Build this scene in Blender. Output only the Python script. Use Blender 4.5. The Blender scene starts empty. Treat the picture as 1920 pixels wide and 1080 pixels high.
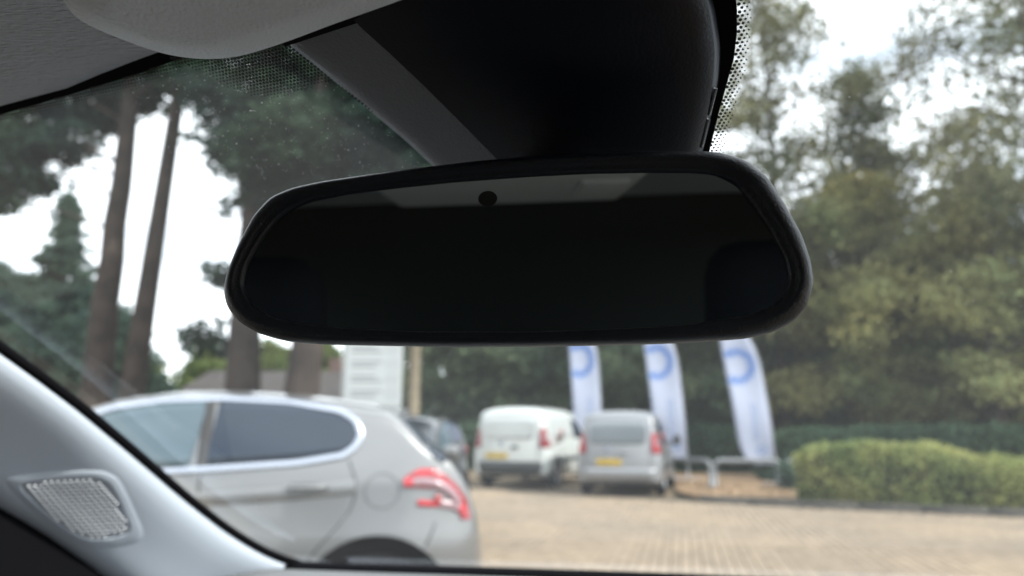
import bpy, bmesh, math, random
import numpy as np
from mathutils import Vector, Matrix
from mathutils.bvhtree import BVHTree

R = math.radians
sc = bpy.context.scene
COL = sc.collection
rng = np.random.default_rng(7)
random.seed(7)

# ------------------------------------------------------------------ camera
CAM_H = 1.22
PITCH = R(11.1)
cam = bpy.data.cameras.new('camera')
cam.sensor_width = 36.0
cam.lens = 26.0
cam.clip_start = 0.02
cam.clip_end = 2000
cam.dof.use_dof = True
cam.dof.focus_distance = 0.315
cam.dof.aperture_fstop = 6.9
cam_o = bpy.data.objects.new('camera', cam)
COL.objects.link(cam_o)
cam_o.location = (0, 0, CAM_H)
cam_o.rotation_euler = (R(90) + PITCH, 0, 0)
sc.camera = cam_o

# ------------------------------------------------------------------ light
SUN_AZ = Vector((0.82, -0.45, 0)).normalized()
SUN_EL = R(40)
wd = bpy.data.worlds.new('World')
sc.world = wd
wd.use_nodes = True
nt = wd.node_tree
nt.nodes.clear()
out = nt.nodes.new('ShaderNodeOutputWorld')
sky = nt.nodes.new('ShaderNodeTexSky')
sky.sky_type = 'NISHITA'
sky.sun_disc = False
sky.sun_elevation = SUN_EL
sky.sun_rotation = math.atan2(SUN_AZ.x, SUN_AZ.y)
bg1 = nt.nodes.new('ShaderNodeBackground')
bg1.inputs['Strength'].default_value = 0.12
nt.links.new(sky.outputs[0], bg1.inputs['Color'])
bg2 = nt.nodes.new('ShaderNodeBackground')       # thin bright cloud over the sky
bg2.inputs['Strength'].default_value = 1.0
tc = nt.nodes.new('ShaderNodeTexCoord')
mp = nt.nodes.new('ShaderNodeMapping')
mp.inputs['Scale'].default_value = (1.0, 1.0, 3.2)
nz = nt.nodes.new('ShaderNodeTexNoise')
nz.inputs['Scale'].default_value = 2.3
nz.inputs['Detail'].default_value = 6
nt.links.new(tc.outputs['Generated'], mp.inputs['Vector'])
nt.links.new(mp.outputs[0], nz.inputs['Vector'])
cr = nt.nodes.new('ShaderNodeValToRGB')
cr.color_ramp.elements[0].position = 0.34
cr.color_ramp.elements[0].color = (0.34, 0.40, 0.47, 1)
cr.color_ramp.elements[1].position = 0.47
cr.color_ramp.elements[1].color = (0.94, 0.98, 1.03, 1)
nt.links.new(nz.outputs[0], cr.inputs[0])
nt.links.new(cr.outputs[0], bg2.inputs['Color'])
cr2 = nt.nodes.new('ShaderNodeValToRGB')
cr2.color_ramp.elements[0].position = 0.28
cr2.color_ramp.elements[0].color = (0.85, 0.85, 0.85, 1)
cr2.color_ramp.elements[1].position = 0.50
cr2.color_ramp.elements[1].color = (0.95, 0.95, 0.95, 1)
nt.links.new(nz.outputs[0], cr2.inputs[0])
mx = nt.nodes.new('ShaderNodeMixShader')
nt.links.new(cr2.outputs[0], mx.inputs[0])
nt.links.new(bg1.outputs[0], mx.inputs[1])
nt.links.new(bg2.outputs[0], mx.inputs[2])
nt.links.new(mx.outputs[0], out.inputs['Surface'])

sl = bpy.data.lights.new('sun', 'SUN')
sl.energy = 2.2
sl.angle = R(1.0)
sl.color = (1.0, 0.95, 0.88)
so = bpy.data.objects.new('sun', sl)
COL.objects.link(so)
sdir = SUN_AZ * math.cos(SUN_EL) + Vector((0, 0, math.sin(SUN_EL)))
so.rotation_euler = sdir.to_track_quat('Z', 'Y').to_euler()
so.location = (0, 0, 30)

vs = sc.view_settings
vs.view_transform = 'Standard'
vs.look = 'None'
vs.exposure = 1.6
vs.gamma = 1.0
vs.use_curve_mapping = False
sc.cycles.use_denoising = True
sc.cycles.max_bounces = 10
sc.cycles.transparent_max_bounces = 24
sc.cycles.diffuse_bounces = 5
sc.cycles.caustics_reflective = False
sc.cycles.caustics_refractive = False
sc.cycles.sample_clamp_indirect = 6.0

# ------------------------------------------------------------------ geometry helpers
FPX = 26.0 / 36.0 * 1920.0
C = np.array([0, 0, CAM_H])


def ray(px, py):
    u = (px - 960) / FPX
    v = (540 - py) / FPX
    return np.array([u, math.cos(PITCH) - v * math.sin(PITCH), math.sin(PITCH) + v * math.cos(PITCH)])


def P(px, py, d):
    return C + d * ray(px, py)


def G(px, py, z=0.0):
    r = ray(px, py)
    return C + r * ((z - CAM_H) / r[2])


def on_plane(px, py, pt, n):
    r = ray(px, py)
    return C + r * (np.dot(pt - C, n) / np.dot(r, n))


def project(p):
    q = np.asarray(p) - C
    d = q[1] * math.cos(PITCH) + q[2] * math.sin(PITCH)
    v = -q[1] * math.sin(PITCH) + q[2] * math.cos(PITCH)
    return 960 + FPX * q[0] / d, 540 - FPX * v / d


def mk(name, verts, faces, mat=None, parent=None, smooth=True, off=None):
    """one mesh object; off is subtracted from world vertices when the parent sits elsewhere"""
    me = bpy.data.meshes.new(name)
    vv = np.asarray(verts, dtype=float).reshape(-1, 3)
    if off is not None:
        vv = vv - np.asarray(off)
    me.from_pydata([tuple(v) for v in vv], [], [tuple(f) for f in faces])
    me.update()
    if smooth:
        me.shade_smooth()
    o = bpy.data.objects.new(name, me)
    COL.objects.link(o)
    if mat:
        me.materials.append(mat)
    if parent:
        o.parent = parent
    return o


def quads(name, V, mat, parent=None):
    """V: (n,4,3) array of quads as one mesh, fast"""
    n = len(V)
    me = bpy.data.meshes.new(name)
    me.vertices.add(4 * n)
    me.vertices.foreach_set('co', V.astype(np.float32).ravel())
    me.loops.add(4 * n)
    me.loops.foreach_set('vertex_index', np.arange(4 * n, dtype=np.int32))
    me.polygons.add(n)
    me.polygons.foreach_set('loop_start', np.arange(0, 4 * n, 4, dtype=np.int32))
    me.update(calc_edges=True)
    me.materials.append(mat)
    o = bpy.data.objects.new(name, me)
    COL.objects.link(o)
    if parent:
        o.parent = parent
    return o


def empty(name, loc=(0, 0, 0), rz=0.0):
    o = bpy.data.objects.new(name, None)
    o.empty_display_size = 0.2
    COL.objects.link(o)
    o.location = loc
    o.rotation_euler = (0, 0, rz)
    return o


def tag(o, label=None, cat=None, group=None, kind=None):
    if label:
        o['label'] = label
    if cat:
        o['category'] = cat
    if group:
        o['group'] = group
    if kind:
        o['kind'] = kind
    return o


def grid_faces(nu, nv, closed_v=False):
    f = []
    for i in range(nu - 1):
        for j in range(nv if closed_v else nv - 1):
            k = (j + 1) % nv
            f.append((i * nv + j, (i + 1) * nv + j, (i + 1) * nv + k, i * nv + k))
    return f


def box_vf(c, s, rz=0.0):
    x, y, z = s[0] / 2, s[1] / 2, s[2] / 2
    v = np.array([(-x, -y, -z), (x, -y, -z), (x, y, -z), (-x, y, -z), (-x, -y, z), (x, -y, z), (x, y, z), (-x, y, z)])
    if rz:
        a = np.array([[math.cos(rz), -math.sin(rz), 0], [math.sin(rz), math.cos(rz), 0], [0, 0, 1]])
        v = v @ a.T
    f = [(0, 3, 2, 1), (4, 5, 6, 7), (0, 1, 5, 4), (1, 2, 6, 5), (2, 3, 7, 6), (3, 0, 4, 7)]
    return v + np.asarray(c), f


def join_vf(parts):
    V, Fc, n = [], [], 0
    for v, f in parts:
        V.append(np.asarray(v))
        Fc += [tuple(i + n for i in q) for q in f]
        n += len(v)
    return np.concatenate(V), Fc


def rbox(name, c, s, b, mat, parent=None, rz=0.0, seg=3):
    """rounded box"""
    v, f = box_vf((0, 0, 0), s)
    bm = bmesh.new()
    bv = [bm.verts.new(p) for p in v]
    for q in f:
        bm.faces.new([bv[i] for i in q])
    bmesh.ops.bevel(bm, geom=list(bm.edges), offset=b, segments=seg, profile=0.5, affect='EDGES')
    me = bpy.data.meshes.new(name)
    bmesh.ops.rotate(bm, verts=bm.verts, cent=(0, 0, 0), matrix=Matrix.Rotation(rz, 3, 'Z'))
    bmesh.ops.translate(bm, verts=bm.verts, vec=Vector(c))
    bm.to_mesh(me)
    bm.free()
    me.shade_smooth()
    me.materials.append(mat)
    o = bpy.data.objects.new(name, me)
    COL.objects.link(o)
    if parent:
        o.parent = parent
    return o


def tube_vf(pts, rad, n=8, cap=True):
    pts = np.asarray(pts, float)
    m = len(pts)
    rad = np.broadcast_to(np.asarray(rad, float), (m,))
    V = []
    a = np.linspace(0, 2 * math.pi, n, endpoint=False)
    up = np.array([0.03, 0.02, 1.0])
    for i in range(m):
        t = pts[min(i + 1, m - 1)] - pts[max(i - 1, 0)]
        t = t / (np.linalg.norm(t) + 1e-9)
        u = np.cross(t, up if abs(t[2]) < 0.95 else np.array([1.0, 0.1, 0]))
        u /= np.linalg.norm(u)
        w = np.cross(t, u)
        V.append(pts[i] + rad[i] * (np.cos(a)[:, None] * u + np.sin(a)[:, None] * w))
    f = grid_faces(m, n, True)
    f = [tuple(reversed(q)) for q in f]
    if cap:
        f.append(tuple(range(n)))
        f.append(tuple(reversed(range((m - 1) * n, m * n))))
    return np.concatenate(V), f


def resample(poly, n, closed=True):
    p = np.asarray(poly, float)
    if closed:
        p = np.vstack([p, p[:1]])
    d = np.r_[0, np.cumsum(np.linalg.norm(np.diff(p, axis=0), axis=1))]
    t = np.linspace(0, d[-1], n, endpoint=not closed)
    return np.stack([np.interp(t, d, p[:, k]) for k in range(p.shape[1])], 1)


def smooth_closed(p, it=2):
    p = np.asarray(p, float)
    for _ in range(it):
        p = 0.25 * np.roll(p, 1, 0) + 0.5 * p + 0.25 * np.roll(p, -1, 0)
    return p


def smooth_open(p, it=2):
    p = np.asarray(p, float).copy()
    for _ in range(it):
        p[1:-1] = 0.25 * p[:-2] + 0.5 * p[1:-1] + 0.25 * p[2:]
    return p


def inside(poly, x, y):
    poly = np.asarray(poly)
    c = False
    j = len(poly) - 1
    for i in range(len(poly)):
        xi, yi = poly[i]
        xj, yj = poly[j]
        if (yi > y) != (yj > y) and x < (xj - xi) * (y - yi) / (yj - yi + 1e-12) + xi:
            c = not c
        j = i
    return c


def fix_normals(o):
    bmm = bmesh.new()
    bmm.from_mesh(o.data)
    bmesh.ops.remove_doubles(bmm, verts=bmm.verts, dist=1e-5)
    bmesh.ops.recalc_face_normals(bmm, faces=bmm.faces)
    bmm.to_mesh(o.data)
    bmm.free()


# ------------------------------------------------------------------ materials
def mat(name, col, rough=0.6, metal=0.0, spec=0.5, noise=None, bump=None, coat=0.0, island=0.0, rnd_obj=0.0, trans=None):
    """col: base colour. noise=(scale, other colour, lo, hi). bump=(scale, strength, distance[, mapping scale])"""
    m = bpy.data.materials.new(name)
    m.use_nodes = True
    t = m.node_tree
    b = t.nodes['Principled BSDF']
    b.inputs['Base Color'].default_value = (*col, 1)
    b.inputs['Roughness'].default_value = rough
    b.inputs['Metallic'].default_value = metal
    b.inputs['Specular IOR Level'].default_value = spec
    b.inputs['Coat Weight'].default_value = coat
    b.inputs['Coat Roughness'].default_value = 0.05
    geo = t.nodes.new('ShaderNodeNewGeometry')
    tcn = t.nodes.new('ShaderNodeTexCoord')
    last = None
    if noise:
        n = t.nodes.new('ShaderNodeTexNoise')
        n.inputs['Scale'].default_value = noise[0]
        n.inputs['Detail'].default_value = 5
        t.links.new(geo.outputs['Position'], n.inputs['Vector'])
        r = t.nodes.new('ShaderNodeMapRange')
        r.inputs[1].default_value = noise[2] if len(noise) > 2 else 0.35
        r.inputs[2].default_value = noise[3] if len(noise) > 3 else 0.65
        t.links.new(n.outputs[0], r.inputs[0])
        x = t.nodes.new('ShaderNodeMix')
        x.data_type = 'RGBA'
        x.inputs[6].default_value = (*col, 1)
        x.inputs[7].default_value = (*noise[1], 1)
        t.links.new(r.outputs[0], x.inputs[0])
        last = x.outputs[2]
    if island or rnd_obj:
        h = t.nodes.new('ShaderNodeHueSaturation')
        if last:
            t.links.new(last, h.inputs['Color'])
        else:
            h.inputs['Color'].default_value = (*col, 1)
        r = t.nodes.new('ShaderNodeMapRange')
        a = island or rnd_obj
        r.inputs[3].default_value = 1 - a
        r.inputs[4].default_value = 1 + a
        if island and rnd_obj:
            oi = t.nodes.new('ShaderNodeObjectInfo')
            ad = t.nodes.new('ShaderNodeMath')
            ad.operation = 'ADD'
            t.links.new(oi.outputs['Random'], ad.inputs[0])
            t.links.new(geo.outputs['Random Per Island'], ad.inputs[1])
            fr = t.nodes.new('ShaderNodeMath')
            fr.operation = 'FRACT'
            t.links.new(ad.outputs[0], fr.inputs[0])
            t.links.new(fr.outputs[0], r.inputs[0])
        else:
            t.links.new(geo.outputs['Random Per Island'], r.inputs[0])
        t.links.new(r.outputs[0], h.inputs['Value'])
        last = h.outputs[0]
    if last:
        t.links.new(last, b.inputs['Base Color'])
    if bump:
        n = t.nodes.new('ShaderNodeTexNoise')
        n.inputs['Scale'].default_value = bump[0]
        n.inputs['Detail'].default_value = 4
        if len(bump) > 3:
            q = t.nodes.new('ShaderNodeMapping')
            q.inputs['Scale'].default_value = bump[3]
            if len(bump) > 4:
                q.inputs['Rotation'].default_value = bump[4]
            t.links.new(tcn.outputs['Object'], q.inputs['Vector'])
            t.links.new(q.outputs[0], n.inputs['Vector'])
        else:
            t.links.new(tcn.outputs['Object'], n.inputs['Vector'])
        bp = t.nodes.new('ShaderNodeBump')
        bp.inputs['Strength'].default_value = bump[1]
        bp.inputs['Distance'].default_value = bump[2]
        t.links.new(n.outputs[0], bp.inputs['Height'])
        t.links.new(bp.outputs[0], b.inputs['Normal'])
    if trans:
        tr = t.nodes.new('ShaderNodeBsdfTranslucent')
        if last:
            t.links.new(last, tr.inputs['Color'])
        else:
            tr.inputs['Color'].default_value = (*col, 1)
        ms = t.nodes.new('ShaderNodeMixShader')
        ms.inputs[0].default_value = trans
        t.links.new(b.outputs[0], ms.inputs[1])
        t.links.new(tr.outputs[0], ms.inputs[2])
        t.links.new(ms.outputs[0], t.nodes['Material Output'].inputs['Surface'])
    return m


def glass_mat():
    """thin laminated windscreen: clear, a faint mirror image, a film of dust that scatters light"""
    m = bpy.data.materials.new('windscreen_glass')
    m.use_nodes = True
    t = m.node_tree
    t.nodes.clear()
    o = t.nodes.new('ShaderNodeOutputMaterial')
    tr = t.nodes.new('ShaderNodeBsdfTransparent')
    tr.inputs[0].default_value = (0.90, 0.93, 0.92, 1)
    gl = t.nodes.new('ShaderNodeBsdfGlossy')
    gl.inputs['Roughness'].default_value = 0.0
    gl.inputs['Color'].default_value = (0.42, 0.46, 0.5, 1)
    fr = t.nodes.new('ShaderNodeFresnel')
    fr.inputs['IOR'].default_value = 1.40
    m1 = t.nodes.new('ShaderNodeMixShader')
    t.links.new(fr.outputs[0], m1.inputs[0])
    t.links.new(tr.outputs[0], m1.inputs[1])
    t.links.new(gl.outputs[0], m1.inputs[2])
    df = t.nodes.new('ShaderNodeBsdfTranslucent')
    df.inputs[0].default_value = (0.9, 0.92, 0.92, 1)
    geo = t.nodes.new('ShaderNodeNewGeometry')
    n = t.nodes.new('ShaderNodeTexNoise')
    n.inputs['Scale'].default_value = 5
    n.inputs['Detail'].default_value = 6
    t.links.new(geo.outputs['Position'], n.inputs['Vector'])
    r = t.nodes.new('ShaderNodeMapRange')
    r.inputs[1].default_value = 0.3
    r.inputs[2].default_value = 0.7
    r.inputs[3].default_value = 0.010
    r.inputs[4].default_value = 0.018
    t.links.new(n.outputs[0], r.inputs[0])
    m2 = t.nodes.new('ShaderNodeMixShader')
    t.links.new(r.outputs[0], m2.inputs[0])
    t.links.new(m1.outputs[0], m2.inputs[1])
    t.links.new(df.outputs[0], m2.inputs[2])
    t.links.new(m2.outputs[0], o.inputs['Surface'])
    return m


M = dict(
    headliner=mat('headliner_knit', (0.52, 0.555, 0.61), 0.95, spec=0.1, bump=(420, 0.9, 0.006, (0.35, 1.6, 1.0), (0, 0, R(-22)))),
    visor=mat('visor_vinyl', (0.64, 0.70, 0.77), 0.7, spec=0.3, bump=(600, 0.7, 0.003)),
    pillar=mat('pillar_plastic', (0.48, 0.535, 0.61), 0.65, spec=0.35, bump=(900, 0.15, 0.0004)),
    black=mat('black_plastic', (0.003, 0.005, 0.009), 0.40, spec=0.42, bump=(1100, 0.5, 0.0008)),
    shroud=mat('shroud_plastic', (0.002, 0.004, 0.009), 0.42, spec=0.16, bump=(700, 0.3, 0.0005)),
    flank=mat('shroud_lit_side_plastic', (0.10, 0.11, 0.128), 0.6, spec=0.4, bump=(700, 0.7, 0.002)),  # light on the housing's left side put into a paler base colour
    frit=mat('black_ceramic_print', (0.004, 0.004, 0.005), 0.9, spec=0.05),
    frit_dot=mat('black_ceramic_dots', (0.02, 0.02, 0.022), 0.6, spec=0.2),
    dust=mat('dust_on_glass', (0.58, 0.59, 0.59), 0.7, trans=0.6),
    mirror=mat('tinted_mirror', (0.34, 0.385, 0.40), 0.015, metal=1.0),
    shell=mat('mirror_shell_lit_plastic', (0.045, 0.047, 0.052), 0.55, spec=0.4, bump=(1100, 0.2, 0.0004)),  # lit lower edge of the shell put into a lighter base colour
    sensor=mat('sensor_lens', (0.004, 0.004, 0.005), 0.25),
    cabin=mat('cabin_trim', (0.16, 0.165, 0.17), 0.8, spec=0.2),
    cloth=mat('seat_cloth', (0.035, 0.04, 0.05), 0.9, spec=0.2),
    bulk=mat('bulkhead_felt', (0.085, 0.093, 0.09), 0.9, spec=0.1),
    console=mat('console_plastic', (0.78, 0.80, 0.80), 0.6, spec=0.3),
    dash=mat('dashboard_skin', (0.14, 0.145, 0.15), 0.7, spec=0.3, bump=(500, 0.3, 0.0006)),
    bonnet=mat('bonnet_paint', (0.5, 0.51, 0.52), 0.3, metal=0.3, coat=0.8),
    glass=glass_mat(),
    white_nub=mat('grille_nub', (0.85, 0.88, 0.92), 0.5, spec=0.5),
)

# ------------------------------------------------------------------ ground and paving
def leaf_ground(name, col, col2, scale, bump):
    return mat(name, col, 0.95, spec=0.1, noise=(scale, col2, 0.3, 0.7), bump=(bump, 0.6, 0.03))


gm = leaf_ground('earth', (0.05, 0.055, 0.03), (0.09, 0.075, 0.045), 0.8, 6)
tag(mk('ground', [(-600, -200, -0.03), (600, -200, -0.03), (600, 1200, -0.03), (-600, 1200, -0.03)], [(0, 1, 2, 3)], gm, smooth=False), kind='structure')

# kerb line, from behind the white van round to the hedge
kp = np.array([(-14.0, 29.5), (-6.0, 22.4), (-1.0, 17.85), (2.73, 14.53), (4.87, 12.98), (7.65, 11.51), (10.5, 10.4), (15.0, 9.2), (24.0, 7.6)])
kerb = smooth_open(resample(kp, 90, False), 4)
ktan = np.gradient(kerb, axis=0)
ktan /= np.linalg.norm(ktan, axis=1)[:, None]
kn = np.stack([-ktan[:, 1], ktan[:, 0]], 1)
kn = np.where(kn[:, 1:2] < 0, -kn, kn)          # points away from the camera

pav_joint = mat('paving_joint_sand', (0.12, 0.096, 0.07), 0.95, spec=0.1, noise=(3, (0.18, 0.145, 0.10)))
pav_block = mat('paving_block', (0.275, 0.216, 0.155), 0.85, spec=0.2, noise=(0.55, (0.205, 0.168, 0.130), 0.35, 0.7), island=0.12, rnd_obj=0.12, bump=(140, 0.3, 0.004))
edge = [(p[0], p[1], -0.012) for p in (kerb[::-1])]
pave = mk('pavement', [(-40, -12, -0.012), (30, -12, -0.012), (30, 6.6, -0.012)] + edge + [(-40, 40, -0.012)],
          [tuple(range(len(edge) + 4))], pav_joint, smooth=False)
tag(pave, kind='structure')

# bays behind the kerb where the vans stand
bay = [(p[0], p[1]) for p in kerb if p[0] < 3.4]
bm_ = mat('bay_paving', (0.19, 0.145, 0.095), 0.9, spec=0.15, noise=(2.2, (0.14, 0.11, 0.08)), bump=(30, 0.5, 0.01))
bv = [(x, y, -0.008) for x, y in bay] + [(4.6, 21.0, -0.008), (-8, 33.0, -0.008)]
tag(mk('parking_bay', bv, [tuple(range(len(bv)))], bm_, smooth=False), kind='structure')

PA = R(12.6)           # paving rows run away to the right
pu = np.array([math.cos(PA), -math.sin(PA)])
pw = np.array([math.sin(PA), math.cos(PA)])
BL, BW, GAP = 0.2, 0.1, 0.010


def block_vf(hx, hy, z0=-0.012, z1=0.0, b=0.006):
    v = [(-hx, -hy, z0), (hx, -hy, z0), (hx, hy, z0), (-hx, hy, z0),
         (-hx, -hy, z1 - b * 0.6), (hx, -hy, z1 - b * 0.6), (hx, hy, z1 - b * 0.6), (-hx, hy, z1 - b * 0.6),
         (-hx + b, -hy + b, z1), (hx - b, -hy + b, z1), (hx - b, hy - b, z1), (-hx + b, hy - b, z1)]
    f = [(0, 1, 5, 4), (1, 2, 6, 5), (2, 3, 7, 6), (3, 0, 4, 7), (4, 5, 9, 8), (5, 6, 10, 9), (6, 7, 11, 10), (7, 4, 8, 11), (8, 9, 10, 11)]
    return np.array(v), f


def kerb_y(x):
    return np.interp(x, kerb[:, 0], kerb[:, 1])


rows = []
for i in range(-60, 125):
    for j in range(8, 100):
        a = i * BW
        d = (j + 0.5 * (i % 2)) * BL
        x = a * pu[0] + d * pw[0]
        y = a * pu[1] + d * pw[1]
        if y < 5.2 or y > kerb_y(x) - 0.32 or x < -7 or x > 11:
            continue
        rows.append((x, y))
rows = np.array(rows)
pxs = np.array([project((x, y, 0)) for x, y in rows])
dist = np.hypot(rows[:, 0], rows[:, 1])
vis = (pxs[:, 0] > 905) & (pxs[:, 0] < 1915) & (pxs[:, 1] < 1066 + (pxs[:, 0] - 900) * 0.018)
order = np.where(vis, dist, 1e9).argsort()
near = set(order[:300].tolist())
bv0, bf0 = block_vf(BW / 2 - GAP / 2, BL / 2 - GAP / 2)
rot = np.array([[math.cos(-PA), -math.sin(-PA), 0], [math.sin(-PA), math.cos(-PA), 0], [0, 0, 1]])
bvr = bv0 @ rot.T
proto = None
rest = []
for k, (x, y) in enumerate(rows):
    dz = rng.normal(0, 0.0012)
    if k in near:
        if proto is None:
            proto = mk('paving_block', bvr, bf0, pav_block, pave, smooth=False)
            o = proto
        else:
            o = proto.copy()
            COL.objects.link(o)
        o.location = (x, y, dz)
    else:
        rest.append(bvr + np.array([x, y, dz]))
rest = np.array(rest)
nv = len(bv0)
V = rest.reshape(-1, 3)
fq = np.array(bf0)
FQ = (fq[None] + (np.arange(len(rest)) * nv)[:, None, None]).reshape(-1, 4)
me = bpy.data.meshes.new('paving_blocks_further_off')
me.vertices.add(len(V))
me.vertices.foreach_set('co', V.astype(np.float32).ravel())
me.loops.add(FQ.size)
me.loops.foreach_set('vertex_index', FQ.astype(np.int32).ravel())
me.polygons.add(len(FQ))
me.polygons.foreach_set('loop_start', np.arange(0, FQ.size, 4, dtype=np.int32))
me.update(calc_edges=True)
me.materials.append(pav_block)
po = bpy.data.objects.new('paving_field', me)
COL.objects.link(po)
po.parent = pave
po['kind'] = 'stuff'

# kerb stones: flush channel by the vans, upstanding kerb by the planted bed
kerb_mat = mat('kerb_concrete', (0.06, 0.057, 0.052), 0.9, spec=0.2, noise=(4, (0.085, 0.08, 0.07)), bump=(60, 0.4, 0.006), island=0.1, rnd_obj=0.1)
chan_mat = mat('channel_stone', (0.065, 0.058, 0.05), 0.9, spec=0.2, noise=(4, (0.095, 0.083, 0.07)), bump=(60, 0.4, 0.006), island=0.1, rnd_obj=0.1)
kroot = mk('kerb', *box_vf((0, 0, -0.06), (0.1, 0.1, 0.02)), kerb_mat, smooth=False)
kroot.location = (4.87, 13.1, 0)
tag(kroot, kind='structure')
kd = np.r_[0, np.cumsum(np.linalg.norm(np.diff(kerb, axis=0), axis=1))]
s = 8.0
while s < kd[-1] - 1:
    x, y = np.interp(s, kd, kerb[:, 0]), np.interp(s, kd, kerb[:, 1])
    x2, y2 = np.interp(s + 0.9, kd, kerb[:, 0]), np.interp(s + 0.9, kd, kerb[:, 1])
    ang = math.atan2(y2 - y, x2 - x)
    cx, cy = (x + x2) / 2, (y + y2) / 2
    nx, ny = -math.sin(ang), math.cos(ang)
    if ny < 0:
        nx, ny = -nx, -ny
    if -6 < cx < 16:
        up = 0.10 if cx > 3.3 else 0.004
        o = rbox('kerb_stone', (0, 0, 0), (0.905, 0.14, up + 0.14), 0.012, kerb_mat, kroot, seg=1)
        o.location = (cx + nx * 0.07 - 4.87, cy + ny * 0.07 - 13.1, (up - 0.14) / 2)
        o.rotation_euler = (0, 0, ang)
        o2 = rbox('channel_stone', (0, 0, 0), (0.895, 0.24, 0.1), 0.006, chan_mat, kroot, seg=1)
        o2.location = (cx - nx * 0.13 - 4.87, cy - ny * 0.13 - 13.1, -0.044)
        o2.rotation_euler = (0, 0, ang)
    s += 0.9

# planted bed of bark mulch behind the kerb
bed_edge = [(p[0] + n[0] * 0.12, p[1] + n[1] * 0.12) for p, n in zip(kerb, kn) if p[0] > 3.2]
far_edge = [(26, 40), (3.9, 40), (4.3, 20), (3.35, 15.6)]
bed = [(x, y, 0.06) for x, y in bed_edge] + [(x, y, 0.06) for x, y in far_edge]
mulch = mat('bark_mulch', (0.30, 0.205, 0.13), 0.95, spec=0.1, noise=(5, (0.20, 0.14, 0.09), 0.3, 0.7), bump=(22, 0.9, 0.03))
tag(mk('soil_bed', bed, [tuple(range(len(bed)))], mulch, smooth=False), kind='structure')
chips = []
for _ in range(5000):
    x = rng.uniform(3.6, 9.0)
    y = kerb_y(x) + rng.uniform(0.2, 5.2)
    a = rng.uniform(0, 6.28)
    l, w = rng.uniform(0.02, 0.05), rng.uniform(0.008, 0.018)
    ux = np.array([math.cos(a), math.sin(a), rng.normal(0, 0.3)]) * l
    uy = np.array([-math.sin(a), math.cos(a), rng.normal(0, 0.3)]) * w
    c = np.array([x, y, 0.075])
    chips.append([c - ux - uy, c + ux - uy, c + ux + uy, c - ux + uy])
chip_m = mat('bark_chip', (0.33, 0.235, 0.15), 0.95, spec=0.1, island=0.4)
tag(quads('bark_chips', np.array(chips), chip_m), 'tan bark chips scattered over the bed behind the kerb', 'bark chips', kind='stuff')

# ------------------------------------------------------------------ the car we sit in
PSI = R(20)                                        # car points to the right of the view
LAT = np.array([math.cos(PSI), -math.sin(PSI), 0.0])
FWD = np.array([math.sin(PSI), math.cos(PSI), 0.0])
MID = -0.10                                        # car centre line, to the left of the camera


def K(lat, fwd, z):
    return C + lat * LAT + fwd * FWD + np.array([0, 0, z])


own_base = K(MID, 0.2, -CAM_H)
own = empty('car', own_base)
tag(own, 'light grey car cabin around the camera with dark mirror and raked windscreen', 'car')
OFF = np.array(own_base)


def part(name, v, f, m, parent=own, smooth=True):
    return mk(name, v, f, m, parent, smooth, OFF)


# windscreen plane: header line 19 cm above the camera, raked 30 degrees
RAKE = R(30)
HDR = G(540, 85, CAM_H + 0.19)
slope = FWD * math.cos(RAKE) - np.array([0, 0, math.sin(RAKE)])
GN = np.cross(LAT, slope)
GN /= np.linalg.norm(GN)
if GN[2] < 0:
    GN = -GN                                        # outward: up and forward
HF = float((HDR - C) @ FWD)


def gl(px, py, off=0.0):
    return on_plane(px, py, HDR + GN * off, GN)


def glass_at(lat, z, off=0.0):
    return K(lat, HF + (0.19 - z) / math.tan(RAKE), z) + GN * off


gz = np.linspace(0.19, -0.26, 10)
gv = []
for z in gz:
    half = 0.64 + (0.19 - z) / 0.45 * 0.22
    for q in np.linspace(-1, 1, 12):
        gv.append(glass_at(MID + q * half, z, 0.0))
ws = part('windscreen', gv, grid_faces(10, 12), M['glass'])
ws['label'] = 'dusty raked windscreen with black dotted border'

# black ceramic print on the glass
fr_poly = [(565, 78), (620, 128), (660, 163), (720, 212), (780, 262), (840, 318), (1000, 350), (1318, 340), (1331, 282), (1347, 215), (1362, 160),
           (1376, 110), (1382, 60), (1382, 20), (1377, -60), (1200, -160), (700, -160)]
v = [gl(x, y, -0.002) for x, y in fr_poly]
part('black_border', v, [tuple(range(len(v)))], M['frit'], ws, False)
hb = [(-60, 231), (0, 216), (150, 172), (260, 138), (332, 112), (420, 88), (545, 56), (545, -20), (300, 40), (0, 120), (-60, 140)]
v = [gl(x, y, -0.002) for x, y in hb]
part('black_border', v, [tuple(range(len(v)))], M['frit'], ws, False)
tri = [(318, 108), (372, 133), (420, 160), (470, 180), (510, 184), (548, 176), (600, 158), (640, 152), (700, 165), (705, 214), (640, 164), (545, 85), (480, 60), (420, 80)]
e1 = glass_at(0, 0) - glass_at(0.001, 0)
ex = LAT
ey = slope
dots, nd = [], 0
pitch = 0.0021


def add_dot(c, r, n=8):
    global nd
    a = np.linspace(0, 2 * math.pi, n, endpoint=False)
    pts = c[None] + r * (np.cos(a)[:, None] * ex + np.sin(a)[:, None] * ey)
    dots.append((pts, [tuple(range(n))]))


def dist_poly(p, line):
    line = np.asarray(line, float)
    best = 1e9
    for a, b in zip(line[:-1], line[1:]):
        ab = b - a
        t = np.clip(np.dot(p - a, ab) / np.dot(ab, ab), 0, 1)
        best = min(best, np.linalg.norm(p - a - t * ab))
    return best


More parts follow.
